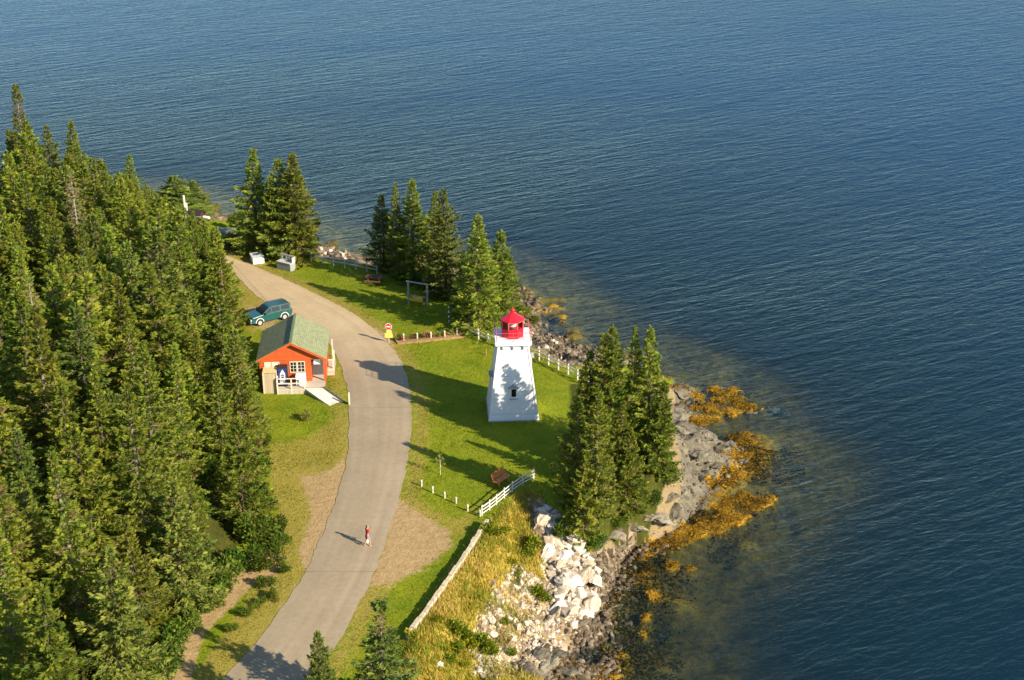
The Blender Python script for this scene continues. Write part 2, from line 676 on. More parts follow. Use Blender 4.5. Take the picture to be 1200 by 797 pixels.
nz = fbm(GX * .3, GY * .3, 4)
land = sstep(-.6, .4, GDB)
rd = sdist(GX, GY, road_poly)
A = {}
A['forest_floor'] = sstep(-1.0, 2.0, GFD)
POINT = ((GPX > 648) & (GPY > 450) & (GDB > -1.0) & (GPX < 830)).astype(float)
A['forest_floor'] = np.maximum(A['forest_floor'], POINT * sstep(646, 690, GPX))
A['yellow'] = np.clip(np.clip(1 - np.abs(rd + .8) / 2.6, 0, 1) * .62 + .55 * pmask([(395, 740), (440, 690), (500, 660), (540, 640), (600, 560), (540, 600), (470, 590), (430, 680)], 14)
                      + .7 * pmask([(300, 520), (410, 500), (405, 580), (330, 720), (260, 797), (230, 797), (330, 640)], 16)
                      + .7 * pmask([(275, 315), (320, 330), (300, 400), (280, 380)], 8)
                      + .5 * pmask([(262, 297), (300, 308), (430, 370), (470, 420), (440, 390), (330, 330)], 5), 0, .95)
A['dirt'] = np.clip(pmask([(452, 600), (485, 592), (528, 618), (535, 640), (500, 668), (455, 690), (440, 680), (462, 630)], 16) * .75
                    + pmask([(345, 555), (398, 545), (400, 570), (384, 612), (362, 660), (345, 650), (360, 600)], 14) * .66
                    + pmask([(455, 395), (470, 430), (480, 460), (470, 440), (440, 385)], 4) * .6
                    + np.clip(1 - np.abs(rd + .25) / .8, 0, 1) * .42
                    + pmask([(285, 352), (330, 365), (340, 372), (310, 392), (290, 380)], 8) * .6
                    + pmask([(225, 800), (240, 745), (285, 700), (320, 665), (316, 640), (290, 650), (215, 735), (180, 800)], 10) * .8
                    + pmask([(320, 640), (340, 655), (320, 690), (300, 660)], 8) * .5, 0, 1)
A['dry'] = sstep(-.4, .5, -GDB) * np.clip(pmask([(470, 760), (572, 612), (620, 560), (640, 590), (690, 690), (640, 797), (560, 900), (430, 900)], 8) + pmask([(640, 570), (700, 640), (760, 600), (790, 560), (790, 480), (680, 440), (600, 400)], 8), 0, 1)
A['dry'] = np.maximum(A['dry'], sstep(0, .8, -GDB) * .9 * (GPY > 430) * np.where(GPX > 645, .25, 1))
A['dry'] = A['dry'] * np.where((GPX > 660) & (GPY > 470), .3, 1)
A['dry'] = np.maximum(A['dry'], sstep(.0, .5, -GDB) * (1 - sstep(2.5, 5, -GDB)) * (GPY < 430) * (GPX > 470) * .9 * sstep(.3, 1.2, GDS))
A['dry'] = A['dry'] * sstep(-.1, .6, GDS)
A['grey'] = sstep(.5, 2.0, -GDB) * sstep(-8, -2, GDS) * np.clip(1.0 * pmask([(640, 800), (590, 770), (610, 755), (660, 755), (720, 780), (720, 900), (560, 900)], 8) + pmask([(680, 625), (735, 612), (780, 575), (792, 530), (785, 500), (790, 440), (860, 440), (920, 500), (880, 640), (740, 670)], 6) + (GPY < 430) * (GPX > 330), 0, 1)
A['pale'] = sstep(.3, 1.2, -GDB) * np.clip(pmask([(622, 578), (655, 592), (690, 640), (705, 690), (690, 745), (650, 770), (620, 790), (560, 797), (548, 745), (580, 690), (605, 660), (640, 680), (640, 650), (622, 610)], 7) * np.where((GPX < 612) & (GPY > 670), .62, .95), 0, 1)
A['soil'] = sstep(.3, 1.0, -GDB) * pmask([(660, 640), (690, 622), (735, 600), (775, 560), (785, 520), (800, 530), (790, 580), (745, 625), (690, 650)], 5) * .8
A['soil'] = np.maximum(A['soil'], sstep(.2, .8, -GDB) * (A['grey'] < .8) * (GPX > 650) * (GPY > 450) * .95)
A['cobble'] = np.clip(sstep(-2.5, 0.2, GDS) * (1 - sstep(1.2, 3.0, GDS)) * np.clip(pmask([(680, 900), (620, 780), (690, 730), (680, 650), (720, 640), (780, 640), (760, 900)], 8) + (GPY < 420) * .8, 0, 1)
                      + (GPY < 420) * sstep(2.5, 5, -GDB) * sstep(-2, 0, GDS) * (GPX > 360), 0, 1)
A['bed'] = sstep(.1, 1.2, -GDS)
A['weed'] = WEED
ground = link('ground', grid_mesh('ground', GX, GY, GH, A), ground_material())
tag(ground, kind='structure')

# water --------------------------------------------------------------
def water_material():
    m = bpy.data.materials.new('water_material')
    m.use_nodes = True
    nt = m.node_tree
    nt.nodes.clear()
    out = nt.nodes.new('ShaderNodeOutputMaterial')
    co = coords(nt)

    def mapped(rz, sx, sy):
        mp = nt.nodes.new('ShaderNodeMapping')
        mp.vector_type = 'TEXTURE'
        mp.inputs['Rotation'].default_value = (0, 0, R(rz))
        mp.inputs['Scale'].default_value = (sx, sy, 1)
        nt.links.new(co, mp.inputs['Vector'])
        return mp.outputs[0]
    h1 = noise(nt, 1, 3, .55, mapped(30, 5.0, 1.25), .45)
    h2 = noise(nt, 1, 3, .6, mapped(20, 1.3, .46), .5)
    h3 = noise(nt, 1, 2, .5, mapped(38, 26, 9.0), .3)
    gust = noise(nt, 1, 3, .5, mapped(20, 75, 34))
    amp = ramp(nt, gust, [(.36, (.6, .6, .6)), (.62, (1, 1, 1))])
    hh = math_n(nt, 'ADD', math_n(nt, 'MULTIPLY', h1, 1.35), math_n(nt, 'ADD', math_n(nt, 'MULTIPLY', h2, .62), math_n(nt, 'MULTIPLY', h3, 1.1)))
    bp = nt.nodes.new('ShaderNodeBump')
    bp.inputs['Distance'].default_value = .48
    nt.links.new(math_n(nt, 'MULTIPLY', amp, .85), bp.inputs['Strength'])
    nt.links.new(hh, bp.inputs['Height'])
    gl = nt.nodes.new('ShaderNodeBsdfGlossy')
    gl.inputs['Roughness'].default_value = .13
    gl.inputs['Color'].default_value = (.60, .82, 1, 1)
    nt.links.new(bp.outputs[0], gl.inputs['Normal'])
    df = nt.nodes.new('ShaderNodeBsdfDiffuse')
    nt.links.new(mix(nt, attr(nt, 'offshore'), (.005, .0185, .025), (.0045, .034, .085)), df.inputs['Color'])
    tr = nt.nodes.new('ShaderNodeBsdfTransparent')
    tr.inputs['Color'].default_value = (.80, .88, .84, 1)
    body = nt.nodes.new('ShaderNodeMixShader')
    op = attr(nt, 'opacity')
    nt.links.new(op, body.inputs[0])
    nt.links.new(tr.outputs[0], body.inputs[1])
    nt.links.new(df.outputs[0], body.inputs[2])
    fr = nt.nodes.new('ShaderNodeFresnel')
    geo = nt.nodes.new('ShaderNodeNewGeometry')
    nt.links.new(math_n(nt, 'SUBTRACT', 1.33, math_n(nt, 'MULTIPLY', geo.outputs['Backfacing'], .578)), fr.inputs['IOR'])   # light coming up from the bed passes the surface too
    bp2 = nt.nodes.new('ShaderNodeBump')
    bp2.inputs['Distance'].default_value = .24
    nt.links.new(math_n(nt, 'MULTIPLY', amp, .85), bp2.inputs['Strength'])
    nt.links.new(hh, bp2.inputs['Height'])
    nt.links.new(bp2.outputs[0], fr.inputs['Normal'])
    ms = nt.nodes.new('ShaderNodeMixShader')
    nt.links.new(math_n(nt, 'MULTIPLY', fr.outputs[0], .78), ms.inputs[0])
    nt.links.new(body.outputs[0], ms.inputs[1])
    nt.links.new(gl.outputs[0], ms.inputs[2])
    nt.links.new(ms.outputs[0], out.inputs['Surface'])
    return m


wx = mk_axis(-6000, -62, 60, 6000, .6, 1.3)
wy = mk_axis(-2000, 62, 170, 9000, .6, 1.3)
WX, WY = np.meshgrid(wx, wy)
wi = np.clip(np.searchsorted(gx, WX) - 1, 0, len(gx) - 2)
wj = np.clip(np.searchsorted(gy, WY) - 1, 0, len(gy) - 2)
DEP = np.maximum(WZ - GH[wj, wi], 0)
outside = (WX < gx[0]) | (WX > gx[-1]) | (WY < gy[0]) | (WY > gy[-1])
DEP = np.where(outside, 12, DEP)
_near = np.abs(WX) + np.abs(WY) < 900
OFF = np.ones_like(WX)
OFF[_near] = sstep(6, 120, -sdist(WX[_near], WY[_near], shore_poly))
OP = 1 - np.exp(-DEP * .75)
water = link('water', grid_mesh('water', WX, WY, np.full_like(WX, WZ), {'opacity': OP, 'offshore': OFF}), water_material())
tag(water, kind='structure')

# road ---------------------------------------------------------------
def resample(p, n):
    p = np.array(p)
    s = np.r_[0, np.cumsum(np.hypot(*np.diff(p, axis=0).T))]
    t = np.linspace(0, s[-1], n)
    return np.stack([np.interp(t, s, p[:, 0]), np.interp(t, s, p[:, 1])], 1)


def road_material():
    m, nt, b = new_mat('road_material')
    co = coords(nt)
    acr = attr(nt, 'across')
    n1 = noise(nt, .25, 5, .6, co)
    n2 = noise(nt, 2.2, 6, .7, co)
    n3 = noise(nt, 35, 2, .6, co)
    tr = nd(nt, 'ShaderNodeTexNoise', noise_dimensions='2D')
    cmb = nt.nodes.new('ShaderNodeCombineXYZ')
    nt.links.new(math_n(nt, 'MULTIPLY', acr, 7), cmb.inputs[0])
    nt.links.new(math_n(nt, 'MULTIPLY', attr(nt, 'along'), .03), cmb.inputs[1])
    nt.links.new(cmb.outputs[0], tr.inputs['Vector'])
    tr.inputs['Scale'].default_value = 1
    tr.inputs['Detail'].default_value = 2
    t = math_n(nt, 'ADD', math_n(nt, 'MULTIPLY', n1, .35), math_n(nt, 'ADD', math_n(nt, 'MULTIPLY', n2, .4), math_n(nt, 'MULTIPLY', tr.outputs['Fac'], .25)))
    near = ramp(nt, t, [(.32, (.25, .198, .128)), (.5, (.32, .255, .168)), (.68, (.39, .315, .21))])
    far = ramp(nt, t, [(.32, (.40, .295, .165)), (.5, (.48, .36, .21)), (.68, (.55, .43, .27))])
    c = mix(nt, attr(nt, 'worn'), near, far)
    g = ramp(nt, n3, [(.3, (.86, .86, .86)), (.7, (1.12, 1.12, 1.12))])
    c = mix(nt, 1.0, c, g, 'MULTIPLY')
    nt.links.new(c, b.inputs['Base Color'])
    b.inputs['Roughness'].default_value = .9
    b.inputs['Specular IOR Level'].default_value = .15
    bump(nt, n3, .25, .02, b)
    return m


NR, NA = 260, 13
La, Ra = resample(rl, NR), resample(rr, NR)
tt = np.linspace(0, 1, NA)
RX = La[:, :1] * (1 - tt) + Ra[:, :1] * tt
RY = La[:, 1:] * (1 - tt) + Ra[:, 1:] * tt
wob = (fbm(RX * 1.3, RY * 1.3, 3) - .5) * .35
edge = np.zeros(NA)
edge[0], edge[-1] = -1, 1
RX = RX + wob * np.abs(edge)
hh_, _, _, _ = height(RX, RY, False)
RZ = hh_ + .03 + .05 * (1 - (2 * tt - 1) ** 2)
al = np.repeat(np.arange(NR)[:, None] * .3, NA, 1)
worn = sstep(112, 132, RY)
road = link('road', grid_mesh('road', RX, RY, RZ, {'across': np.repeat(tt[None], NR, 0), 'along': al, 'worn': worn}), road_material())
tag(road, kind='structure')
# seams across the paving, plus one thin dark strip near its far end
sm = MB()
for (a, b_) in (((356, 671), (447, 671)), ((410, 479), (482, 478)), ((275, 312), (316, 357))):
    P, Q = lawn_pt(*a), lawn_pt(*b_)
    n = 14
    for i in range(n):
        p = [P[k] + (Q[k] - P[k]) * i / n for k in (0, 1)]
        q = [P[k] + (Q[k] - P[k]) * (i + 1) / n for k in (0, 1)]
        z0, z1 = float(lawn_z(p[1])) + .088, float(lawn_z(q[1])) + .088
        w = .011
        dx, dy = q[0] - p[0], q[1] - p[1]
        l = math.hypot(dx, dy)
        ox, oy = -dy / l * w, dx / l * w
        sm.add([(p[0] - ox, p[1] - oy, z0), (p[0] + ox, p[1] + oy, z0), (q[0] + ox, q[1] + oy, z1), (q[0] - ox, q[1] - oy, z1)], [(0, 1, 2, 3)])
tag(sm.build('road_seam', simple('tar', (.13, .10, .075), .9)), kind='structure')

# ------------------------------------------------------------------ trees
def leaf_material(name, stops, brown, hue=.03, vary=True):
    m, nt, b = new_mat(name)
    oi = nt.nodes.new('ShaderNodeObjectInfo')
    tone = attr(nt, 'tone')
    dead = attr(nt, 'dead')
    c = ramp(nt, tone, stops)
    c = mix(nt, dead, c, brown)
    hs = nt.nodes.new('ShaderNodeHueSaturation')
    nt.links.new(c, hs.inputs['Color'])
    nt.links.new(math_n(nt, 'ADD', .5 - hue / 2, math_n(nt, 'MULTIPLY', oi.outputs['Random'], hue)), hs.inputs['Hue'])
    rv = math_n(nt, 'FRACT', math_n(nt, 'MULTIPLY', oi.outputs['Random'], 7.31))
    nt.links.new(math_n(nt, 'ADD', .80 if vary else 1.0, math_n(nt, 'MULTIPLY', rv, .52 if vary else 0)), hs.inputs['Value'])
    nt.links.new(hs.outputs[0], b.inputs['Base Color'])
    b.inputs['Roughness'].default_value = .7
    b.inputs['Specular IOR Level'].default_value = .15
    tl = nt.nodes.new('ShaderNodeBsdfTranslucent')
    nt.links.new(hs.outputs[0], tl.inputs['Color'])
    ms = nt.nodes.new('ShaderNodeMixShader')
    ms.inputs[0].default_value = .48
    nt.links.new(b.outputs[0], ms.inputs[1])
    nt.links.new(tl.outputs[0], ms.inputs[2])
    nt.links.new(ms.outputs[0], nt.nodes['Material Output'].inputs['Surface'])
    return m


SPRUCE_GREEN = leaf_material('spruce_needles', [(0, (.095, .150, .018)), (.5, (.205, .26, .028)), (1, (.36, .36, .045))], (.24, .19, .07))
SPRUCE_DARK = leaf_material('dark_needles', [(0, (.075, .130, .026)), (.5, (.170, .225, .040)), (1, (.29, .32, .055))], (.22, .16, .07))
LEAF_GREEN = leaf_material('broad_leaves', [(0, (.035, .075, .010)), (.5, (.085, .145, .014)), (1, (.17, .22, .024))], (.25, .2, .05))
LEAF_YELLOW = leaf_material('yellow_leaves', [(0, (.14, .15, .02)), (.5, (.28, .28, .05)), (1, (.44, .42, .12))], (.3, .25, .08))
LEAF_BROWN = leaf_material('dead_leaves', [(0, (.06, .03, .018)), (.5, (.15, .065, .032)), (1, (.26, .14, .06))], (.2, .1, .05))
BARK = simple('bark', (.11, .085, .065), .95, .3, 6, bmp=.4)
PALE_BARK = simple('pale_bark', (.22, .18, .14), .95, .25, 6, bmp=.4)


def kites(P, D, N, L, W):
    """leaf-sized kite faces: base point P, direction D, normal N, length L, width W"""
    D = D / (np.linalg.norm(D, axis=1, keepdims=True) + 1e-9)
    S = np.cross(D, N)
    S /= (np.linalg.norm(S, axis=1, keepdims=True) + 1e-9)
    L = L[:, None]
    W = W[:, None]
    Nn = np.cross(S, D)
    mid = P + D * L * .45
    v = np.stack([P, mid + S * W * .5 - Nn * W * .12, P + D * L, mid - S * W * .5 - Nn * W * .12], 1).reshape(-1, 3)
    f = np.arange(len(v)).reshape(-1, 4)
    return v, f


def spruce(name, H, Rad, seed, leafmat, bark, base=.08, dead=.12, density=1.0, gap=None, top_tuft=0.0):
    """a conifer thing with crown and trunk children"""
    g = np.random.default_rng(seed)
    root = thing(name, 'spruce', 'tree')
    bend = g.normal(0, .012, 2) * H
    PS, DS, NS, LS, WS, TN, DD = [], [], [], [], [], [], []
    tk = MB()
    zs = np.linspace(0, H * .985, 9)
    ax = lambda z: np.array([bend[0] * (z / H) ** 2, bend[1] * (z / H) ** 2, z])
    r0 = .018 * H + .02
    tk.tube([ax(z) - (np.array([0, 0, .4]) if z == 0 else 0) for z in zs], [max(r0 * (1 - z / H) ** .85, .012) for z in zs], 7)
    z = H * base
    lob = g.uniform(0, 2 * PI, 3)
    sec = g.uniform(.75, 1.15, 9)
    while z < H * .992:
        t = z / H
        tc = (t - base) / (1 - base)
        prof = (1 - tc) ** .86 * min(1.08, .70 + tc / .22 * .38) + .03
        nb = int(g.integers(5, 8)) if tc < .8 else int(g.integers(4, 6))
        a0 = g.uniform(0, 2 * PI)
        whorl = g.uniform(.72, 1.16)
        for k in range(nb):
            az = a0 + 2 * PI * k / nb + g.normal(0, .22)
            if gap and gap[0] < t < gap[1] and g.random() < .9:
                isdead = True
            else:
                isdead = g.random() < dead * (.4 + 1.2 * (1 - tc))
            si = sec[int(((az % (2 * PI)) / (2 * PI) * 5 + tc * 6)) % 9]
            l = max(.22, Rad * prof * whorl * si * g.uniform(.72, 1.14) * (1 + .12 * math.sin(2 * az + lob[0])))
            if top_tuft and t > 1 - top_tuft:
                l *= 1.5
            if isdead:
                l *= .72
            el = R(-16 + 46 * tc ** 1.3 + g.normal(0, 6))
            out = np.array([math.cos(az), math.sin(az), 0])
            side = np.array([-math.sin(az), math.cos(az), 0])
            o = ax(z)

            def pos(s):
                s = np.asarray(s, float)
                return o + out * (l * s * math.cos(el))[..., None] + np.array([0, 0, 1]) * (l * (math.sin(el) * s - .10 * np.sin(s * PI) + .10 * s ** 3))[..., None]
            bp = pos(np.linspace(0, .92, 4))
            rb = .006 + .007 * l
            # a thin three-sided limb
            vs = []
            for i, p in enumerate(bp):
                q = rb * (1 - i / 3.6)
                vs += [p + side * q, p - side * q, p + np.array([0, 0, q * 1.4])]
            fs = []
            for i in range(3):
                for c_ in range(3):
                    c2 = (c_ + 1) % 3
                    fs.append((i * 3 + c_, i * 3 + c2, (i + 1) * 3 + c2, (i + 1) * 3 + c_))
            tk.add(vs, fs)
            n = int((l * 46 + 12) * density)
            if isdead:
                n = int(n * .28)
            s = g.beta(1.7, 1.0, n) * .92 + .06
            lat = (g.random(n) * 2 - 1) * l * .30 * (1.05 - s * .75) * (s * 1.6).clip(0, 1)
            p = pos(s) + side * lat[:, None] - np.array([0, 0, 1]) * (np.abs(lat) * .30 + g.random(n) * .16 - .03)[:, None]
            sg = np.sign(lat) * g.uniform(.25, 1.0, n)
            d = out * g.uniform(.6, 1, n)[:, None] + side * sg[:, None] + np.array([0, 0, 1]) * g.normal(.02 + .25 * tc, .30, n)[:, None]
            nn = np.array([0, 0, .8]) + out * .8 + g.normal(0, .4, (n, 3))
            PS.append(p)
            DS.append(d)
            NS.append(nn)
            LS.append(g.uniform(.17, .37, n) * (.8 + .3 * min(l / 1.5, 1)))
            WS.append(g.uniform(.085, .18, n))
            bt = np.clip(g.normal(.5, .16), 0, 1)
            TN.append(np.clip(bt + g.normal(0, .22, n), 0, 1))
            dd = (g.random(n) < (.95 if isdead else .04)).astype(float)
            DD.append(dd)
        z += g.uniform(.27, .46) * (1.0 if tc < .85 else .75)
    # leader
    n = 14
    zz = g.uniform(H * .965, H * 1.0, n)
    PS.append(np.array([ax(q) for q in zz]))
    d = g.normal(0, .35, (n, 3))
    d[:, 2] = 1
    DS.append(d)
    NS.append(g.normal(0, 1, (n, 3)))
    LS.append(g.uniform(.2, .4, n))
    WS.append(g.uniform(.06, .12, n))
    TN.append(g.random(n))
    DD.append(np.zeros(n))
    v, f = kites(np.concatenate(PS), np.concatenate(DS), np.concatenate(NS), np.concatenate(LS), np.concatenate(WS))
    me = np_mesh('crown', v, f, {'tone': np.repeat(np.concatenate(TN), 4), 'dead': np.repeat(np.concatenate(DD), 4)})
    link('crown', me, leafmat, root)
    tk.build('trunk', bark, root)
    root['_h'] = H
    return root


def bush(name, label, cat, H, Rad, seed, leafmat, n=900, lobes=6, leaf=.22, dead=.05, stems=7):
    g = np.random.default_rng(seed)
    root = thing(name, label, cat)
    cs = []
    for i in range(lobes):
        a = g.uniform(0, 2 * PI)
        r = Rad * .6 * math.sqrt(g.random())
        cs.append((r * math.cos(a), r * math.sin(a), H * g.uniform(.32, .72), g.uniform(.3, .5) * min(Rad, H)))
    PS = []
    for (x, y, z, rr0) in cs:
        k = n // lobes
        d = g.normal(0, 1, (k, 3))
        d /= np.linalg.norm(d, axis=1, keepdims=True)
        q = np.array([x, y, z]) + d * rr0 * g.uniform(.45, 1.08, k)[:, None]
        PS.append(q)
    P = np.concatenate(PS)
    P = P[P[:, 2] > .05]
    n = len(P)
    D = P - np.array([0, 0, H * .35]) + g.normal(0, .5, (n, 3)) * Rad * .6
    v, f = kites(P, D, g.normal(0, .7, (n, 3)) + np.array([0, 0, .8]), g.uniform(.6, 1.3, n) * leaf, g.uniform(.5, .9, n) * leaf * .8)
    link('foliage', np_mesh('foliage', v, f, {'tone': np.repeat(g.random(n), 4), 'dead': np.repeat((g.random(n) < dead).astype(float), 4)}), leafmat, root)
    st = MB()
    for i in range(stems):
        x, y, z, _ = cs[i % lobes]
        st.tube([(g.normal(0, .05), g.normal(0, .05), -.15), (x * .4, y * .4, z * .5), (x, y, z * 1.05)], [.035, .022, .01], 5)
    st.build('stem', BARK, root)
    return root


# prototype conifers
PROTO = [
    spruce('spruce_tree', 12.5, 3.0, 101, SPRUCE_GREEN, BARK, .05, .06),
    spruce('spruce_tree', 13.5, 3.3, 102, SPRUCE_GREEN, BARK, .06, .09),
    spruce('spruce_tree', 11.0, 2.9, 103, SPRUCE_GREEN, PALE_BARK, .05, .07),
    spruce('spruce_tree', 14.0, 3.1, 104, SPRUCE_GREEN, PALE_BARK, .10, .14),
    spruce('spruce_tree', 10.0, 2.9, 105, SPRUCE_DARK, BARK, .04, .06),
    spruce('spruce_tree', 12.0, 3.3, 106, SPRUCE_DARK, BARK, .05, .06),
    spruce('spruce_tree', 13.0, 2.8, 107, SPRUCE_GREEN, PALE_BARK, .08, .2, .95),
    spruce('spruce_tree', 9.0, 2.8, 108, SPRUCE_GREEN, BARK, .03, .08),
]
PH = [p['_h'] for p in PROTO]
used_proto = set()
TREES = []


def plant_tree(k, x, y, z, H, wid=1.0, rz=None, label=None, group=None):
    s = H / PH[k]
    rz = random.uniform(0, 2 * PI) if rz is None else rz
    sc = (s * wid, s * wid, s)
    if k in used_proto:
        o = dup(PROTO[k], (x, y, z), rz, sc)
    else:
        o = PROTO[k]
        used_proto.add(k)
        o.location, o.scale = (x, y, z), sc
        o.rotation_euler = (0, 0, rz)
    if label:
        o['label'] = label
    if group:
        o['group'] = group
    elif 'group' in o:
        del o['group']
    TREES.append(o)
    return o


def tree_at(k, apx, apy, bpx, bpy_, wid=1.0, label=None, group=None, z=None):
    """a tree whose foot is seen at pixel (bpx,bpy_) and whose tip reaches pixel row apy"""
    p = T(bpx, bpy_)
    h = 5.0
    for _ in range(30):
        q = project(p.x, p.y, p.z + h)
        h += (q[1] - apy) / 11.0
    return plant_tree(k, p.x, p.y, p.z - .1, h, wid, None, label, group)


G1 = 'spruces beside the white bins at the road end'
G2 = 'spruces along the far shore fence'
G3 = 'spruces on the rocky point beside the lighthouse'
tree_at(6, 0, 175, 302, 297, 1.35, 'brownish thin spruce standing behind the white bin', G1)
tree_at(7, 0, 207, 321, 303, .8, 'shorter spruce between the two bins at the road end', G1)
tree_at(4, 0, 186, 332, 300, 1.15, 'dark spruce just behind the grey bin', G1)
tree_at(1, 0, 180, 350, 303, 1.3, 'broad olive spruce at the fence end, right of the grey bin', G1)
tree_at(5, 0, 262, 366, 303, .9, 'small dark spruce tucked beside the broad olive one by the fence', G1)
tree_at(4, 0, 228, 451, 318, 1.0, 'dark blue green spruce next to the picnic table', G2)
tree_at(6, 0, 213, 466, 324, .75, 'narrow yellowish topped spruce behind the dark one by the picnic table', G2)
tree_at(0, 0, 210, 485, 330, 1.15, 'tallest olive spruce right behind the swing frame', G2)
tree_at(2, 0, 224, 511, 340, .85, 'slim spruce between the swing frame and the striped post', G2)
tree_at(5, 0, 221, 523, 350, .9, 'bushy dark green spruce above the striped post', G2)
tree_at(1, 0, 252, 562, 388, 1.15, 'big olive spruce overhanging the near end of the far fence', G2)
tree_at(7, 0, 272, 584, 378, 1.15, 'spruce nearest the lighthouse lantern, at the far fence', G2)
tree_at(5, 0, 292, 545, 372, .9, 'low dark spruce behind the flower bed end', G2)
tree_at(4, 0, 300, 598, 368, .9, 'small spruce on the bank behind the lighthouse lantern', G2)
tree_at(3, 0, 391, 704, 545, .95, 'pale trunked spruce on the lawn side of the point, among taller ones', G3)
tree_at(1, 0, 382, 717, 545, .88, 'tallest olive spruce in the middle of the point', G3)
tree_at(6, 0, 383, 741, 540, .75, 'thin brown topped spruce between the two tallest on the point', G3)
tree_at(0, 0, 381, 758, 542, .85, 'tall green spruce at the seaward side of the point', G3)
tree_at(2, 0, 432, 684, 545, .85, 'dark spruce at the lawn edge near the lighthouse base', G3)
tree_at(2, 0, 467, 675, 594, .9, 'shorter spruce in front, beside the white rail fence end', G3)
tree_at(3, 0, 459, 697, 614, .8, 'front spruce leaning over the white boulders', G3)
tree_at(7, 0, 448, 772, 552, .85, 'small spruce at the outer corner above the grey rock', G3)
tree_at(7, 0, 500, 733, 600, .85, 'low dense spruce over the bare soil bank', G3)
tree_at(7, 0, 530, 684, 630, .75, 'low spruce at the head of the boulder slide', G3)
tree_at(2, 0, 470, 725, 580, .8, 'green spruce half hidden inside the clump on the point', G3)
tree_at(4, 0, 410, 690, 540, .85, 'dark spruce behind, at the fence corner on the point', G3)
# far left, behind the forest
tree_at(0, 0, 180, 158, 262, .95, 'lone spruce tip standing against the water beyond the forest')
tree_at(4, 0, 206, 206, 258, 2.9, 'round dark spruce left of the red shed')
tree_at(5, 0, 211, 229, 254, 2.6, 'round dark spruce behind the red shed')
# very near, bottom edge
near_a = tree_at(5, 0, 738, 381, 868, .85, 'blue green young spruce by the road at the bottom edge')
NEARB = spruce('spruce_tree', 9.5, 2.5, 131, SPRUCE_DARK, PALE_BARK, .05, .22, 1.0, (.76, .93), .07)
PROTO.append(NEARB)
PH.append(9.5)
near_b = tree_at(8, 0, 702, 450, 850, 1.05, 'broad spruce with a bare pale upper trunk and tufted tip, bottom edge')
SNAG = spruce('spruce_tree', 10.5, 1.9, 137, SPRUCE_DARK, simple('snag_grey', (.25, .225, .195), .95, .25, 6), .1, 2.0, .55)
TALL = spruce('spruce_tree', 17, 2.3, 133, SPRUCE_GREEN, PALE_BARK, .25, .3, .9, (.80, .86), .14)
PROTO.append(TALL)
PH.append(17)
tree_at(9, 0, 96, 40, 262, .95, 'tallest ragged spruce with a thin bare neck below its tip')
tree_at(0, 0, 141, 96, 256, .95, 'pointed spruce second tallest against the water at the forest back')
tree_at(3, 0, 147, 68, 258, .95, 'pale trunked spruce between the ragged tall one and the pointed one at the back')
PROTO.append(SNAG)
PH.append(10.5)
HAND_TREES = list(TREES)

# forest
pts = []
fp = np.array(forest_poly)
cand = RNG.uniform([-66, 62], [-12, 160], (9000, 2))
fdv = sdist(cand[:, 0], cand[:, 1], forest_poly)
cand = cand[fdv > -.2]
clear = [T(158, 262), T(206, 262), T(226, 256), T(40, 262), T(222, 290), T(96, 256), T(68, 258)]
for q in cand:
    x, y = q
    z = hz(x, y)
    u, v = project(x, y, z)
    ut, vt = project(x, y, z + 12)
    if u < -45 or vt > 800 or ut < -60:
        continue
    if 185 < u < 262 and v < 282:
        continue
    if any((x - c.x) ** 2 + (y - c.y) ** 2 < 5 for c in clear):
        continue
    md = 2.9 if y > 95 else 3.25
    if any((x - a) ** 2 + (y - b) ** 2 < md * md for a, b, *_ in pts):
        continue
    pts.append((x, y, z, u, v))
FOREST = []
for (x, y, z, u, v) in pts:
    k = random.choice([0, 0, 1, 1, 2, 2, 3, 6, 7, 7, 5, 4])
    if len(FOREST) % 37 == 9:
        k = 10
    h = random.gauss(11.6, 1.7)
    if float(sdist(np.array([x]), np.array([y]), forest_poly)[0]) < 3:
        h *= random.uniform(.72, .98)
    if v > 600:
        h *= random.uniform(.8, 1.05)
    h = max(6.5, min(h, 14.5))
    # keep the canopy line against the water as low as in the photograph
    lim = 150 + max(0, u - 60) * .55 if u > 60 else 140
    while project(x, y, z + h)[1] < lim and h > 5:
        h -= .3
    FOREST.append(plant_tree(k, x, y, z - .15, h, random.uniform(.85, 1.12), None, None, 'spruces of the dense forest left of the road'))


ORD = 'first second third fourth fifth sixth seventh eighth ninth tenth eleventh twelfth thirteenth fourteenth fifteenth sixteenth seventeenth eighteenth nineteenth twentieth'.split()


def ordinal(i):
    return ORD[i] if i < 20 else ('twenty-' + ORD[i - 20] if i < 29 else ORD[9])


def row_labels(objs, depth, fmt, wordsf):
    """label a crowd row by row from the front, left to right within each row"""
    objs = sorted(objs, key=lambda o: o.location.y)
    rows, cur, y0 = [], [], None
    for o in objs:
        if y0 is None or o.location.y - y0 > depth:
            cur = []
            rows.append(cur)
            y0 = o.location.y
        cur.append(o)
    for r, row in enumerate(rows):
        row.sort(key=lambda o: project(*o.location)[0])
        for i, o in enumerate(row):
            o['label'] = fmt.format(w=wordsf(o), i=ordinal(i), r=ordinal(r))


KIND = {}
for i, p in enumerate(PROTO):
    KIND[p.children[0].data.name] = ['olive', 'broad olive', 'yellow green', 'pale trunked', 'dark', 'bushy dark', 'thin brownish', 'young olive', 'ragged', 'tall', 'bare dead grey'][i]
row_labels(FOREST, 4.2, '{w} spruce, {i} from the left in the {r} forest row from the front', lambda o: KIND[o.children[0].data.name])

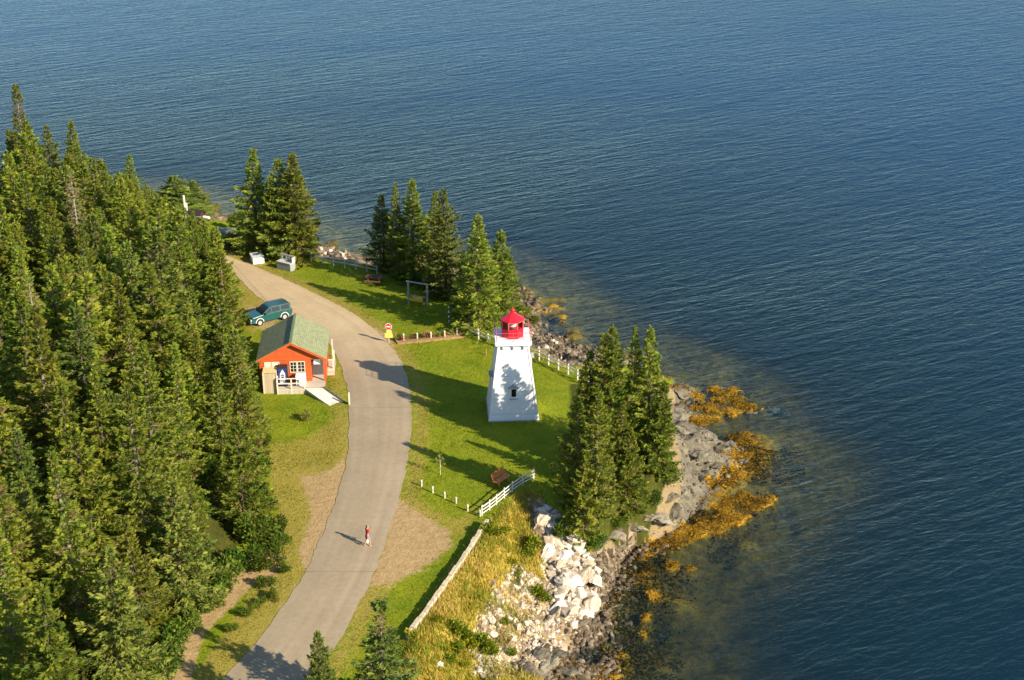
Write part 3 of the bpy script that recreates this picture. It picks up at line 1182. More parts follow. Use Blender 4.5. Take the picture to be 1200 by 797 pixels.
# broadleaf shrubs ----------------------------------------------------
B1 = bush('leafy_shrub', 'shrub', 'shrub', 2.2, 1.5, 301, LEAF_GREEN, 1300, 8, .24)
B2 = bush('leafy_shrub', 'shrub', 'shrub', 1.5, 1.2, 302, LEAF_GREEN, 900, 6, .22)
B3 = bush('leafy_shrub', 'shrub', 'shrub', 1.6, 1.3, 303, LEAF_YELLOW, 900, 7, .22)
shr_used = set()
SHR = []


def shrub(proto, px, py, s, label=None, group=None):
    p = T(px, py)
    if proto.name in shr_used:
        o = dup(proto, p, random.uniform(0, 6), (s, s, s))
    else:
        o = proto
        o.location, o.scale = p, (s, s, s)
        shr_used.add(proto.name)
    if label:
        o['label'] = label
    if group:
        o['group'] = group
    elif 'group' in o:
        del o['group']
    return o


EDGE = []
for (px, py, k, s) in [(322, 655, 1, .9), (305, 672, 1, 1.0), (318, 628, 0, .9), (300, 640, 0, 1.15), (285, 668, 1, 1.1), (268, 688, 0, 1.0), (250, 706, 1, 1.0), (234, 722, 1, .9), (312, 690, 1, .55),
                       (296, 600, 0, 1.2), (310, 600, 1, 1.0), (300, 560, 0, 1.1), (216, 745, 1, .9), (205, 768, 0, 1.0), (330, 640, 1, .6), (320, 704, 1, .45), (306, 712, 1, .4), (290, 722, 1, .45),
                       (302, 530, 1, 1.1), (190, 790, 0, 1.1), (272, 742, 1, .4), (263, 700, 1, .6), (300, 500, 1, .8), (333, 672, 1, .5)]:
    EDGE.append(shrub((B1, B2)[k], px, py, s, None, 'shrubs on the bank below the forest edge'))
row_labels(EDGE, 2.2, 'green leafy shrub, {i} from the left in the {r} row up the forest bank', lambda o: '')
USH = []
for q in RNG.uniform([-44, 66], [-16, 104], (700, 2)):
    if float(sdist(q[:1], q[1:], forest_poly)[0]) < 1:
        continue
    z = hz(*q)
    u, v = project(q[0], q[1], z)
    if u < 0 or v > 790 or v < 470 or any((q[0] - a.location.x) ** 2 + (q[1] - a.location.y) ** 2 < 9 for a in USH) or any((q[0] - a[0]) ** 2 + (q[1] - a[1]) ** 2 < 1.5 for a in pts):
        continue
    s_ = random.uniform(.9, 1.5)
    o = dup(random.choice([B1, B2]), (q[0], q[1], z), random.uniform(0, 6), (s_, s_, s_ * 1.2))
    o['group'] = 'bushes under the forest trees'
    USH.append(o)
row_labels(USH, 3.0, 'green bush under spruces, {i} from the left in the {r} row of forest bushes', lambda o: '')
shrub(B3, 125, 562, 1.5, 'pale yellow green bush glowing between spruces in the forest')
shrub(B3, 140, 806, 1.1, 'pale yellow bush at the foot of the forest, bottom edge')
shrub(B3, 357, 494, .55, 'small pale round bush alone on the lawn below the cabin ramp')
BR = bush('brush_heap', 'heap of reddish brown dead branches at the road end', 'brush heap', 1.3, 2.6, 305, LEAF_BROWN, 2200, 12, .24, .4, 14)
BR.location = T(281, 290)
BR.scale = (1.15, .9, 1.1)
BR2 = bush('shore_bush', 'dark green bush on the shore beside the grey slab', 'shrub', 1.8, 1.6, 306, LEAF_GREEN, 1000, 7, .22)
BR2.location = T(275, 268)
shrub(B3, 612, 374, .9, 'dry yellowish bush on the bank right behind the lighthouse lantern')
shrub(B3, 627, 381, .7, 'small dry bush at the rock edge behind the lighthouse fence')
UND = []
for (px, py, k, s) in [(470, 330, 0, .8), (490, 337, 1, .9), (505, 345, 1, 1.0), (455, 321, 1, .7), (520, 352, 0, .7)]:
    UND.append(shrub((B1, B2)[k], px, py, s, None, 'shrubs in the shade under the far spruces'))
row_labels(UND, 2.2, 'shaded green shrub, {i} from the left in the {r} row under the far spruces', lambda o: '')
for (px, py, s, l) in [(660, 632, .7, 'green shrub at the top of the boulder slide under the spruces'), (745, 612, .8, 'bright green shrub at the foot of the point, above bare soil'),
                       (782, 572, .8, 'bright green shrub at the outer corner of the point'), (700, 648, .7, 'shrub hanging over the top of the grey ledge'), (722, 622, .6, 'shrub on the bank midway along the foot of the point'), (764, 598, .6, 'shrub on the tan bank between the two bright ones')]:
    shrub(B1, px, py, s, l, 'shrubs round the foot of the point')
# ------------------------------------------------------------------ lighthouse
WHITE = striped('white_shingles', (.80, .80, .78), (.56, .56, .55), .14, 'Z', .09, .6, .09)
WTRIM = simple('white_trim', (.82, .82, .80), .5, .06, 2)
RED = simple('red_paint', (.62, .012, .03), .4, .12, 2, spec=.45)
REDDK = simple('red_rail', (.55, .10, .12), .5, .15, 2)
DARK = simple('dark_glass', (.012, .014, .018), .12, .2, 1, spec=.6)
GREYM = simple('grey_metal', (.34, .35, .36), .5, .2, 3, metal=.3)
SHADE = simple('grey_shingle', (.30, .31, .33), .8, .2, 4)


def glass_mat():
    m = bpy.data.materials.new('clear_glass')
    m.use_nodes = True
    nt = m.node_tree
    nt.nodes.clear()
    o = nt.nodes.new('ShaderNodeOutputMaterial')
    t = nt.nodes.new('ShaderNodeBsdfTransparent')
    t.inputs[0].default_value = (.8, .85, .85, 1)
    g = nt.nodes.new('ShaderNodeBsdfGlossy')
    g.inputs['Roughness'].default_value = .03
    f = nt.nodes.new('ShaderNodeFresnel')
    f.inputs[0].default_value = 1.5
    x = nt.nodes.new('ShaderNodeMixShader')
    nt.links.new(f.outputs[0], x.inputs[0])
    nt.links.new(t.outputs[0], x.inputs[1])
    nt.links.new(g.outputs[0], x.inputs[2])
    nt.links.new(x.outputs[0], o.inputs[0])
    return m


GLASS = glass_mat()
fx_, fy_ = lawn_pt(600.5, 493)
LH = thing('lighthouse', 'white tapered wooden lighthouse with a red octagonal lantern on the lawn', 'lighthouse',
           (fx_, fy_ + 2.1, hz(fx_, fy_ + 2.1)), R(3.5))
b = MB()
HW, TW, TH = 2.07, 1.22, 6.6


def tw(z):
    return HW + (TW - HW) * z / TH


vs = []
for z in (-.3, TH):
    w_ = tw(z)
    vs += [(-w_, -w_, z), (w_, -w_, z), (w_, w_, z), (-w_, w_, z)]
b.add(vs, [(3, 2, 1, 0), (4, 5, 6, 7), (0, 1, 5, 4), (1, 2, 6, 5), (2, 3, 7, 6), (3, 0, 4, 7)])
b.build('tower', WHITE, LH)
b = MB()
for sx in (-1, 1):
    for sy in (-1, 1):
        b.bar((sx * (tw(.0) - .02), sy * (tw(0) - .02), 0), (sx * (tw(TH) - .02), sy * (tw(TH) - .02), TH - .01), .14)
b.build('corner_board', WTRIM, LH)
b = MB()
b.box(-tw(0) - .06, tw(0) + .06, -tw(0) - .06, tw(0) + .06, -.3, .12)
b.build('plinth', simple('concrete', (.42, .41, .38), .9, .15, 3), LH)
b = MB()
b.box(-1.47, 1.47, -1.47, 1.47, TH + .002, TH + .10)
b.box(-1.50, 1.50, -1.50, 1.50, TH + .10, TH + .36)
b.build('gallery', WTRIM, LH, bevel=.015)
b = MB()
for q in (-.85, 0, .85):
    for (x0, x1, y0, y1) in ((q - .06, q + .06, -1.42, -1.15), (q - .06, q + .06, 1.15, 1.42), (-1.42, -1.15, q - .06, q + .06), (1.15, 1.42, q - .06, q + .06)):
        b.box(x0, x1, y0, y1, TH - .34, TH)
b.build('bracket', simple('bracket_grey', (.45, .45, .46), .6), LH)
GZ = TH + .36
b = MB()
for sx in (-1, 1):
    for sy in (-1, 1):
        b.tube([(sx * 1.40, sy * 1.40, GZ), (sx * 1.40, sy * 1.40, GZ + 0.788)], [.026, .026], 6)
for q in (0,):
    for (x, y) in ((q, -1.4), (q, 1.4), (-1.4, q), (1.4, q)):
        b.tube([(x, y, GZ), (x, y, GZ + 0.788)], [.022, .022], 6)
for z in (.5, .95):
    for sgn in (-1, 1):
        b.tube([(-1.4, sgn * 1.4, GZ + z * .8), (1.4, sgn * 1.4, GZ + z * .8)], [.018, .018], 5)
        b.tube([(sgn * 1.4, -1.4, GZ + z * .8), (sgn * 1.4, 1.4, GZ + z * .8)], [.018, .018], 5)
b.build('railing', REDDK, LH)
OR_, ro = .95, R(22.5)
b = MB()
b.lathe([(OR_, GZ), (OR_, GZ + 0.764)], 8, ro)
b.lathe([(OR_ + .05, GZ + 0.747), (OR_ + .05, GZ + 0.805)], 8, ro)
lan = b.build('lantern', RED, LH)
b = MB()
for k in range(8):
    a = 2 * PI * k / 8 + ro
    b.bar((OR_ * .98 * math.cos(a), OR_ * .98 * math.sin(a), GZ + 0.788), (OR_ * .98 * math.cos(a), OR_ * .98 * math.sin(a), GZ + 1.428), .085)
b.lathe([(OR_ + .02, GZ + 1.378), (OR_ + .02, GZ + 1.461)], 8, ro)
b.build('window_frame', simple('pale_red', (.62, .12, .12), .5), lan)
b = MB()
b.lathe([(OR_ * .95, GZ + 0.805), (OR_ * .95, GZ + 1.386)], 8, ro, cap=False)
b.build('pane', GLASS, lan)
b = MB()
b.lathe([(.30, GZ + 0.805), (.34, GZ + 0.871), (.34, GZ + 1.179), (.22, GZ + 1.245)], 12)
b.build('lamp_lens', simple('lens_white', (.85, .86, .84), .2, .05), lan)
b = MB()
b.lathe([(.09, GZ + 1.245), (.13, GZ + 1.286), (.05, GZ + 1.444)], 8)
b.build('lamp_cap', RED, lan)
b = MB()
b.lathe([(OR_ + .06, GZ + 1.457), (OR_ + .06, GZ + 1.494), (.16, GZ + 2.02), (.13, GZ + 2.05)], 8, ro)
rf = b.build('roof', RED, LH)
b = MB()
b.lathe([(.13, GZ + 1.992), (.12, GZ + 2.116), (.19, GZ + 2.158), (.215, GZ + 2.241), (.17, GZ + 2.324), (.06, GZ + 2.374), (.02, GZ + 2.490)], 12)
b.build('vent_ball', RED, rf, smooth=True)
# front window with a little gable hood
zc = 2.55
yf = -tw(zc)
b = MB()
b.box(-.30, .30, yf - .12, yf + .18, zc - .52, zc + .42)
win = b.build('window', WTRIM, LH)
b = MB()
b.box(-.19, .19, yf - .135, yf - .125, zc - .36, zc + .33)
b.build('pane', DARK, win)
b = MB()
b.poly_prism([(-.45, zc + .42), (0, zc + .72), (.45, zc + .42), (.45, zc + .36), (0, zc + .65), (-.45, zc + .36)], 'y', yf - .28, yf + .1)
b.box(-.36, .36, yf - .18, yf + .05, zc - .58, zc - .52)
b.build('hood', SHADE, win)
# left window hood and right upper window
for sgn, zz, hw in ((-1, 3.0, .30), (1, 4.6, .22)):
    xf = sgn * tw(zz)
    b = MB()
    b.box(min(xf - sgn * .1, xf + sgn * .12), max(xf - sgn * .1, xf + sgn * .12), -hw, hw, zz - .5, zz + .4)
    wn_ = b.build('window', WTRIM, LH)
    b = MB()
    b.box(min(xf - sgn * .1, xf + sgn * .30), max(xf - sgn * .1, xf + sgn * .30), -hw - .15, hw + .15, zz + .4, zz + .56)
    b.build('hood', SHADE, wn_)
    b = MB()
    xa, xb = xf + sgn * .125, xf + sgn * .135
    b.box(min(xa, xb), max(xa, xb), -hw + .1, hw - .1, zz - .35, zz + .3)
    b.build('pane', DARK, wn_)

# ------------------------------------------------------------------ cabin
LOG = striped('orange_logs', (.47, .088, .022), (.24, .038, .012), .26, 'Z', .08, .55, .12)
ORNG = simple('orange_paint', (.48, .092, .024), .55, .12, 2)
ROOFG = shingle_mat('green_shingles', (.215, .235, .128), .34, .17, .35)
RAW = striped('raw_boards', (.44, .36, .24), (.2, .16, .1), .14, 'X', .07, .85, .16)
RAWP = simple('raw_timber', (.55, .48, .36), .85, .2, 5)
DECKM = striped('deck_boards', (.46, .40, .31), (.2, .17, .12), .14, 'Y', .07, .85, .14)
PALEW = simple('pale_timber', (.66, .60, .48), .8, .15, 4)
HX, HY = lawn_pt(344, 453)
HROT = R(4)
HZ = hz(HX, HY)
HB = thing('souvenir_cabin', 'orange red log cabin with green shingled gable roof beside the road bend', 'cabin', (HX, HY, HZ), HROT)


def hloc(px, py):
    x, y = lawn_pt(px, py)
    dx, dy = x - HX, y - HY
    c, s = math.cos(-HROT), math.sin(-HROT)
    return dx * c - dy * s, dx * s + dy * c


FW, WT, FL, DP = 2.82, 2.85, .55, 5.6
b = MB()
b.box(-FW, 1.62, 0, .15, -.2, WT)                 # front
b.box(-FW, -FW + .15, .15, DP, -.2, WT)          # left
b.box(-FW, FW, DP, DP + .15, -.2, WT)            # back
b.box(FW - .15, FW, 1.3, DP, -.2, WT)            # right
b.box(1.47, 1.62, .15, 1.3, FL, WT)              # recess side
b.box(1.47, FW - .15, 1.3, 1.45, FL, WT)         # recess back
b.build('wall', LOG, HB)
b = MB()
b.poly_prism([(-FW, WT), (FW, WT), (0, WT + 1.5)], 'y', .02, .14)
b.poly_prism([(-FW, WT), (FW, WT), (0, WT + 1.5)], 'y', DP + .02, DP + .14)
b.build('gable', ORNG, HB)
b = MB()
b.box(FW - .14, FW, 0, .14, 0, WT)
b.box(1.62, FW, .0, .14, WT - .22, WT)
b.build('porch_post', ORNG, HB)
b = MB()
sl_ = 1.5 / FW
ov = .22
for s in (-1, 1):
    x1 = s * (FW + ov)
    z1 = WT + .10 - ov * sl_
    zt = WT + 1.5 + .10
    n = 12
    b.add([(0, -.38, zt), (x1, -.38, z1), (x1, DP + .38, z1), (0, DP + .38, zt),
           (0, -.38, zt - .07), (x1, -.38, z1 - .07), (x1, DP + .38, z1 - .07), (0, DP + .38, zt - .07)],
          [(0, 1, 2, 3), (4, 7, 6, 5), (0, 4, 5, 1), (2, 6, 7, 3), (1, 5, 6, 2), (0, 3, 7, 4)])
rfc = b.build('roof', ROOFG, HB)
flat_uv(rfc)
for yy in (-.40, DP + .385):
    b = MB()
    for s in (-1, 1):
        x1 = s * (FW + ov + .02)
        z1 = WT + .10 - (ov + .02) * sl_
        zt = WT + 1.5 + .10
        b.add([(0, yy, zt - .02), (x1, yy, z1 - .02), (x1, yy, z1 - .24), (0, yy, zt - .24), (0, yy + .03, zt - .02), (x1, yy + .03, z1 - .02), (x1, yy + .03, z1 - .24), (0, yy + .03, zt - .24)],
              [(0, 1, 2, 3), (4, 7, 6, 5), (0, 4, 5, 1), (2, 6, 7, 3), (1, 5, 6, 2), (0, 3, 7, 4)])
    b.build('bargeboard', ORNG, rfc)
b = MB()
b.bar((0, -.38, WT + 1.615), (0, DP + .38, WT + 1.615), .22, .05)
b.build('ridge_cap', simple('ridge_green', (.12, .17, .09), .8), rfc)
CURT = simple('curtain', (.70, .66, .52), .8, .15, 4)
for (x0, x1, m_) in ((-2.33, -1.83, CURT), (-1.65, -1.15, CURT), (-.15, .36, DARK), (.50, 1.05, DARK)):
    b = MB()
    z0, z1 = 1.50, 2.42
    for (u0, u1, w0, w1) in ((x0 - .06, x0, z0 - .06, z1 + .06), (x1, x1 + .06, z0 - .06, z1 + .06), (x0, x1, z1, z1 + .06), (x0, x1, z0 - .06, z0)):
        b.box(u0, u1, -.05, .0, w0, w1)
    xm = (x0 + x1) / 2
    b.box(xm - .018, xm + .018, -.035, -.002, z0, z1)
    for k in (1, 2):
        zq = z0 + (z1 - z0) * k / 3
        b.box(x0, xm - .018, -.032, -.002, zq - .014, zq + .014)
        b.box(xm + .018, x1, -.032, -.002, zq - .014, zq + .014)
    wf = b.build('window', PALEW, HB)
    b = MB()
    b.box(x0, x1, -.018, -.004, z0, z1)
    b.build('pane', m_, wf)
b = MB()
b.box(1.66, 2.64, 1.26, 1.298, FL + .03, 2.6)
dr = b.build('door', simple('door_dark', (.09, .085, .09), .4, .2), HB)
b = MB()
b.lathe([(.03, 0), (.035, .05), (.01, .06)], 8)
b.build('handle', GREYM, dr).location = (1.82, 1.25, 1.5)
b = MB()
b.box(1.86, 2.42, .16, .20, 2.08, 2.60)
b.build('notice_board', WTRIM, HB)
# deck, skirt, railing, ramp
b = MB()
b.box(-1.28, 2.80, -1.5, -.002, FL - .12, FL)
b.box(1.64, FW - .16, 0, 1.29, FL - .12, FL - .002)
dk = b.build('deck', DECKM, HB)
b = MB()
b.box(-1.27, 1.12, -1.49, -1.43, -.25, FL - .12)
b.box(-1.27, -1.21, -1.43, -.02, -.25, FL - .12)
b.build('lattice_skirt', striped('lattice', (.50, .44, .33), (.22, .19, .13), .12, 'X', .25, .85), dk)
b = MB()
for (x, y) in ((-1.24, -1.46), (-.04, -1.46), (1.1, -1.46), (-1.24, -.1)):
    b.box(x - .05, x + .05, y - .05, y + .05, -.2 if y < -1 else FL, FL + .98)
b.bar((-1.24, -1.46, FL + .98), (1.13, -1.46, FL + .98), .13, .05)
b.bar((-1.24, -1.46, FL + .52), (1.1, -1.46, FL + .52), .05, .09)
b.bar((-1.24, -1.46, FL + .98), (-1.24, -.1, FL + .98), .13, .05)
b.bar((-1.24, -1.46, FL + .52), (-1.24, -.1, FL + .52), .05, .09)
b.build('deck_railing', PALEW, HB)
ra, rb_ = hloc(395, 480), hloc(409, 474.5)
b = MB()
tl_, tr_ = (1.13, -1.5), (2.70, -1.5)
b.add([(*tl_, FL), (*tr_, FL), (*rb_, .06), (*ra, .06), (*tl_, FL - .14), (*tr_, FL - .14), (*rb_, -.12), (*ra, -.12)],
      [(0, 3, 2, 1), (4, 5, 6, 7), (0, 1, 5, 4), (1, 2, 6, 5), (2, 3, 7, 6), (3, 0, 4, 7)])
rp = b.build('ramp', simple('ramp_boards', (.70, .64, .52), .85, .16, 4), HB)
b = MB()
b.add([(*tl_, FL - .142), (*ra, -.122), (tl_[0] + .04, tl_[1], FL - .142), (ra[0] + .04, ra[1], -.122), (*tl_, -.3), (*ra, -.3), (tl_[0] + .04, tl_[1], -.3), (ra[0] + .04, ra[1], -.3)],
      [(0, 1, 3, 2), (4, 6, 7, 5), (0, 4, 5, 1), (2, 3, 7, 6), (0, 2, 6, 4), (1, 5, 7, 3)])
b.build('ramp_skirt', simple('skirt_grey', (.30, .28, .26), .9), rp)
b = MB()
b.bar((tr_[0] + .03, tr_[1], FL + .12), (rb_[0] + .03, rb_[1], .20), .09, .12)
b.build('ramp_kerb', simple('kerb_dark', (.16, .14, .12), .85), rp)
b = MB()
b.box(rb_[0] - .02, rb_[0] + .1, rb_[1] - .05, rb_[1] + .07, -.2, 1.35)
b.build('ramp_post', PALEW, rp)
# side landing and its rails on the road side
s1, s2 = hloc(391, 437), hloc(390, 418)
b = MB()
b.box(FW + .01, s1[0] + .1, s1[1] - .1, s1[1] + 1.9, .02, .42)
b.box(FW + .01, s1[0] + .1, s1[1] - .5, s1[1] - .1, -.1, .22)
b.build('side_steps', DECKM, HB)
b = MB()
for (x, y, h) in ((s1[0], s1[1], 1.3), (s1[0], s1[1] + 1.8, 1.4), (s2[0], s2[1], 1.55)):
    b.box(x - .05, x + .05, y - .05, y + .05, -.1, h)
b.bar((s1[0], s1[1], 1.28), (s1[0], s1[1] + 1.8, 1.38), .07, .09)
b.bar((s1[0], s1[1], .80), (s1[0], s1[1] + 1.8, .90), .05, .08)
b.bar((FW + .1, s1[1], 1.25), (s1[0], s1[1], 1.25), .06, .08)
b.build('side_railing', PALEW, HB)

# things on and by the deck


def hw_(x, y, z):
    c, s = math.cos(HROT), math.sin(HROT)
    return (HX + x * c - y * s, HY + x * s + y * c, HZ + z)


t = thing('wooden_enclosure', 'tall weathered board enclosure against the left of the cabin front', 'enclosure', hw_(-1.86, -.72, 0), HROT)
b = MB()
for (x0, x1, y0, y1) in ((-.54, .54, -.52, -.48), (-.54, -.50, -.48, .5), (.50, .54, -.48, .5)):
    b.box(x0, x1, y0, y1, -.15, 1.98)
b.build('board_panel', RAW, t)
b = MB()
for x in (-.57, .57):
    b.box(x - .05, x + .05, -.57, -.47, -.15, 2.05)
b.build('post', RAWP, t)
b = MB()
b.box(-.60, .60, -.56, .52, 2.052, 2.10)
b.build('lid', simple('yellow_pine', (.66, .50, .24), .8, .15, 4), t)

VB = simple('vending_blue', (.02, .05, .17), .35, .15, 2)
t = thing('vending_machine', 'dark blue drinks machine with a white and red emblem on the cabin deck', 'vending machine', hw_(-.80, -.55, FL), HROT)
b = MB()
b.box(-.42, .42, -.35, .40, .05, 1.78)
b.build('cabinet', simple('black_cabinet', (.025, .027, .032), .5), t, bevel=.02)
b = MB()
b.box(-.38, .34, -.37, -.352, .12, 1.72)
b.build('front_panel', VB, t)
b = MB()
b.add([(-.26, -.374, .28), (.20, -.374, .28), (.24, -.374, 1.2), (.02, -.374, 1.62), (-.20, -.374, 1.2)], [(0, 1, 2, 3, 4)])
b.build('white_panel', WTRIM, t)
b = MB()
for (r0, r1, z0) in ((.17, .17, 0),):
    b.add([(.01 + .17 * math.cos(a), -.378, 1.0 + .17 * math.sin(a)) for a in [PI * k / 10 for k in range(11)]], [tuple(range(11))])
b.build('emblem_red', RED, t)
b = MB()
b.add([(.01 + .17 * math.cos(a), -.378, .96 + .17 * math.sin(a)) for a in [PI + PI * k / 10 for k in range(11)]], [tuple(range(11))])
b.build('emblem_blue', simple('emblem_blue', (.03, .09, .35), .4), t)
b = MB()
b.box(-.25, .2, -.38, -.353, .16, .26)
b.build('delivery_slot', DARK, t)

t = thing('chest_freezer', 'white chest freezer standing under the cabin window', 'freezer', hw_(.74, -.62, FL), HROT)
b = MB()
b.box(-.42, .42, -.33, .33, .04, .86)
b.build('body', WTRIM, t, bevel=.02)
b = MB()
b.box(-.44, .44, -.35, .34, .865, .96)
b.build('lid', simple('lid_white', (.86, .86, .84), .3, .04), t, bevel=.02)

# ------------------------------------------------------------------ car
TEAL = simple('teal_paint', (.010, .078, .082), .25, .1, 1, spec=.6, coat=.6)
TYRE = simple('rubber', (.022, .022, .024), .85, .2, 6)
RIM = simple('rim_silver', (.62, .62, .60), .35, .1, 2, metal=.5)
CHR = simple('bumper_grey', (.20, .21, .21), .45, .1, 2)
TRIMT = simple('silver_trim', (.55, .58, .58), .4, .1, 2)
f1 = T(304.5, 382.5)
r1 = T(333, 374.5)
hd = math.atan2(f1.y - r1.y, f1.x - r1.x)
cxm, cym = (f1.x + r1.x) / 2, (f1.y + r1.y) / 2
cxm += math.sin(hd) * .76
cym -= math.cos(hd) * .76
CAR = thing('parked_car', 'teal green four wheel drive parked behind the cabin', 'car', (cxm, cym, hz(cxm, cym)), hd)
# +x forward, left side is +y
b = MB()
low = [(-2.2, .48), (-2.24, .95), (-2.18, 1.08), (.85, 1.10), (2.02, .98), (2.2, .84), (2.22, .45), (1.9, .34), (-1.9, .34)]
b.poly_prism(low, 'y', -.86, .86)
body = b.build('body', TEAL, CAR, bevel=.05)
b = MB()
# greenhouse with sloping sides
gh = [(-2.14, 1.07, .84), (-2.02, 1.62, .70), (-.05, 1.68, .68), (.12, 1.66, .68), (.95, 1.09, .80)]
n = len(gh)
vs = [(x, -w_, z) for x, z, w_ in gh] + [(x, w_, z) for x, z, w_ in gh]
b.add(vs, [tuple(range(n)), tuple(range(n, 2 * n))[::-1]] + [(i, n + i, n + (i + 1) % n, (i + 1) % n) for i in range(n)])
b.build('cabin', TEAL, CAR, bevel=.035)
for s in (-1, 1):
    for (xa, xb, xc, xd) in ((.20, .62, .08, -.02), (-.10, -.10, -.92, -.92), (-1.06, -1.06, -1.92, -2.02)):
        b = MB()
        yb, yt = s * .842, s * .724
        yb2 = s * .80
        pts_ = [(xa if xa != .20 else .66, 1.16), ((.08 if xa == .20 else xa), 1.56), (xc if xa != .20 else .0, 1.56), (xd if xa != .20 else .0, 1.16)]
        vs = []
        for (x, z) in pts_:
            w_ = .84 - (z - 1.08) / (1.64 - 1.08) * .15
            vs.append((x, s * (w_ + .006), z))
        for (x, z) in pts_:
            w_ = .84 - (z - 1.08) / (1.64 - 1.08) * .15
            vs.append((x, s * (w_ - .03), z))
        b.add(vs, [(0, 1, 2, 3), (7, 6, 5, 4), (0, 4, 5, 1), (1, 5, 6, 2), (2, 6, 7, 3), (3, 7, 4, 0)])
        b.build('side_window', DARK, CAR)
b = MB()
b.add([(.90, -.70, 1.15), (.90, .70, 1.15), (.20, .60, 1.62), (.20, -.60, 1.62), (.93, -.70, 1.17), (.93, .70, 1.17), (.225, .60, 1.645), (.225, -.60, 1.645)],
      [(0, 1, 2, 3), (4, 7, 6, 5), (0, 4, 5, 1), (1, 5, 6, 2), (2, 6, 7, 3), (3, 7, 4, 0)])
b.build('windscreen', DARK, CAR)
b = MB()
b.box(-2.13, -2.09, -.66, .66, 1.2, 1.54)
b.build('rear_window', DARK, CAR)
for (x, s) in ((1.32, 1), (1.32, -1), (-1.34, 1), (-1.34, -1)):
    whl = thing('wheel', None, None)
    whl.parent = CAR
    whl.location = (x, s * .78, .36)
    b = MB()
    b.tube([(0, -.12, 0), (0, .12, 0)], [.36, .36], 20)
    b.build('tyre', TYRE, whl, bevel=.02)
    b = MB()
    b.tube([(0, s * .105, 0), (0, s * .135, 0)], [.22, .20], 14)
    b.build('rim', RIM, whl)
    b = MB()
    arc = [(.46 * math.cos(a), .46 * math.sin(a)) for a in [PI * k / 8 for k in range(9)]] + [(.38 * math.cos(a), .38 * math.sin(a)) for a in [PI - PI * k / 8 for k in range(9)]]
    b.poly_prism([(x + p, .40 + q) for p, q in arc], 'y', s * .84, s * .90)
    b.build('wheel_arch', TRIMT, CAR)
b = MB()
b.box(2.12, 2.30, -.84, .84, .42, .62)
b.box(-2.32, -2.14, -.84, .84, .42, .62)
b.build('bumper', CHR, CAR, bevel=.03)
b = MB()
b.box(2.19, 2.225, -.50, .50, .66, .82)
b.build('grille', simple('grille_black', (.03, .03, .03), .5), CAR)
for s in (-1, 1):
    b = MB()
    b.box(2.12, 2.235, s * .69 - .15, s * .69 + .15, .66, .83)
    b.build('headlight', simple('lamp_clear', (.75, .75, .70), .2, .05), CAR, bevel=.02)
    b = MB()
    b.box(-2.26, -2.2, s * .75 - .09, s * .75 + .09, .7, 1.0)
    b.build('tail_light', RED, CAR)
    b = MB()
    b.box(.60, .76, s * .84, s * 1.02, 1.10, 1.24) if s > 0 else b.box(.60, .76, -1.02, -.84, 1.10, 1.24)
    b.build('wing_mirror', simple('mirror_black', (.03, .03, .03), .4), CAR, bevel=.02)
    b = MB()
    b.bar((-1.9, s * .58, 1.72), (-.1, s * .58, 1.74), .04, .04)
    b.build('roof_rail', simple('rail_black', (.05, .05, .05), .5), CAR)

# ------------------------------------------------------------------ signs, bins, bench, table
P = T(456, 402)
YEL = simple('sign_yellow', (.80, .66, .14), .6, .08, 2)
t = thing('traffic_sign', 'red and white no entry sign over two yellow boards at the road edge', 'road sign', P, R(-6))
b = MB()
b.box(-.035, .035, -.02, .03, -.2, 1.9)
b.build('post', RAWP, t)
b = MB()
b.tube([(0, -.045, 1.68), (0, -.03, 1.68)], [.33, .33], 24)
dsc = b.build('disc', WTRIM, t)
b = MB()
b.tube([(0, -.052, 1.68), (0, -.0455, 1.68)], [.29, .29], 24)
b.build('red_face', RED, dsc)
b = MB()
b.box(-.2, .2, -.058, -.0525, 1.62, 1.74)
b.build('white_bar', WTRIM, dsc)
b = MB()
b.box(-.20, .28, -.045, -.022, 1.05, 1.30)
b.build('yellow_board', YEL, t)
b = MB()
b.box(-.38, .36, -.05, -.022, .55, 1.02)
b.build('yellow_board', YEL, t)

BINW = simple('white_bin', (.72, .73, .71), .5, .1, 2)
a0, a1, a2 = lawn_pt(300, 311), lawn_pt(312, 309), lawn_pt(291.4, 305)
t = thing('waste_bin', 'white lidded waste bin on the grass beside the road end', 'waste bin', ((a1[0] + a2[0]) / 2, (a1[1] + a2[1]) / 2, hz((a1[0] + a2[0]) / 2, (a1[1] + a2[1]) / 2)), R(22))
b = MB()
b.box(-.62, .62, -.72, .72, .02, .72)
b.build('body', BINW, t, bevel=.02)
b = MB()
b.add([(-.66, -.76, .722), (.66, -.76, .722), (.66, .76, .722), (-.66, .76, .722), (-.66, -.76, .80), (.66, -.76, .80), (.66, .76, .86), (-.66, .76, .86)],
      [(3, 2, 1, 0), (4, 5, 6, 7), (0, 1, 5, 4), (1, 2, 6, 5), (2, 3, 7, 6), (3, 0, 4, 7)])
b.build('lid', simple('bin_lid', (.50, .51, .52), .6, .15, 3), t)

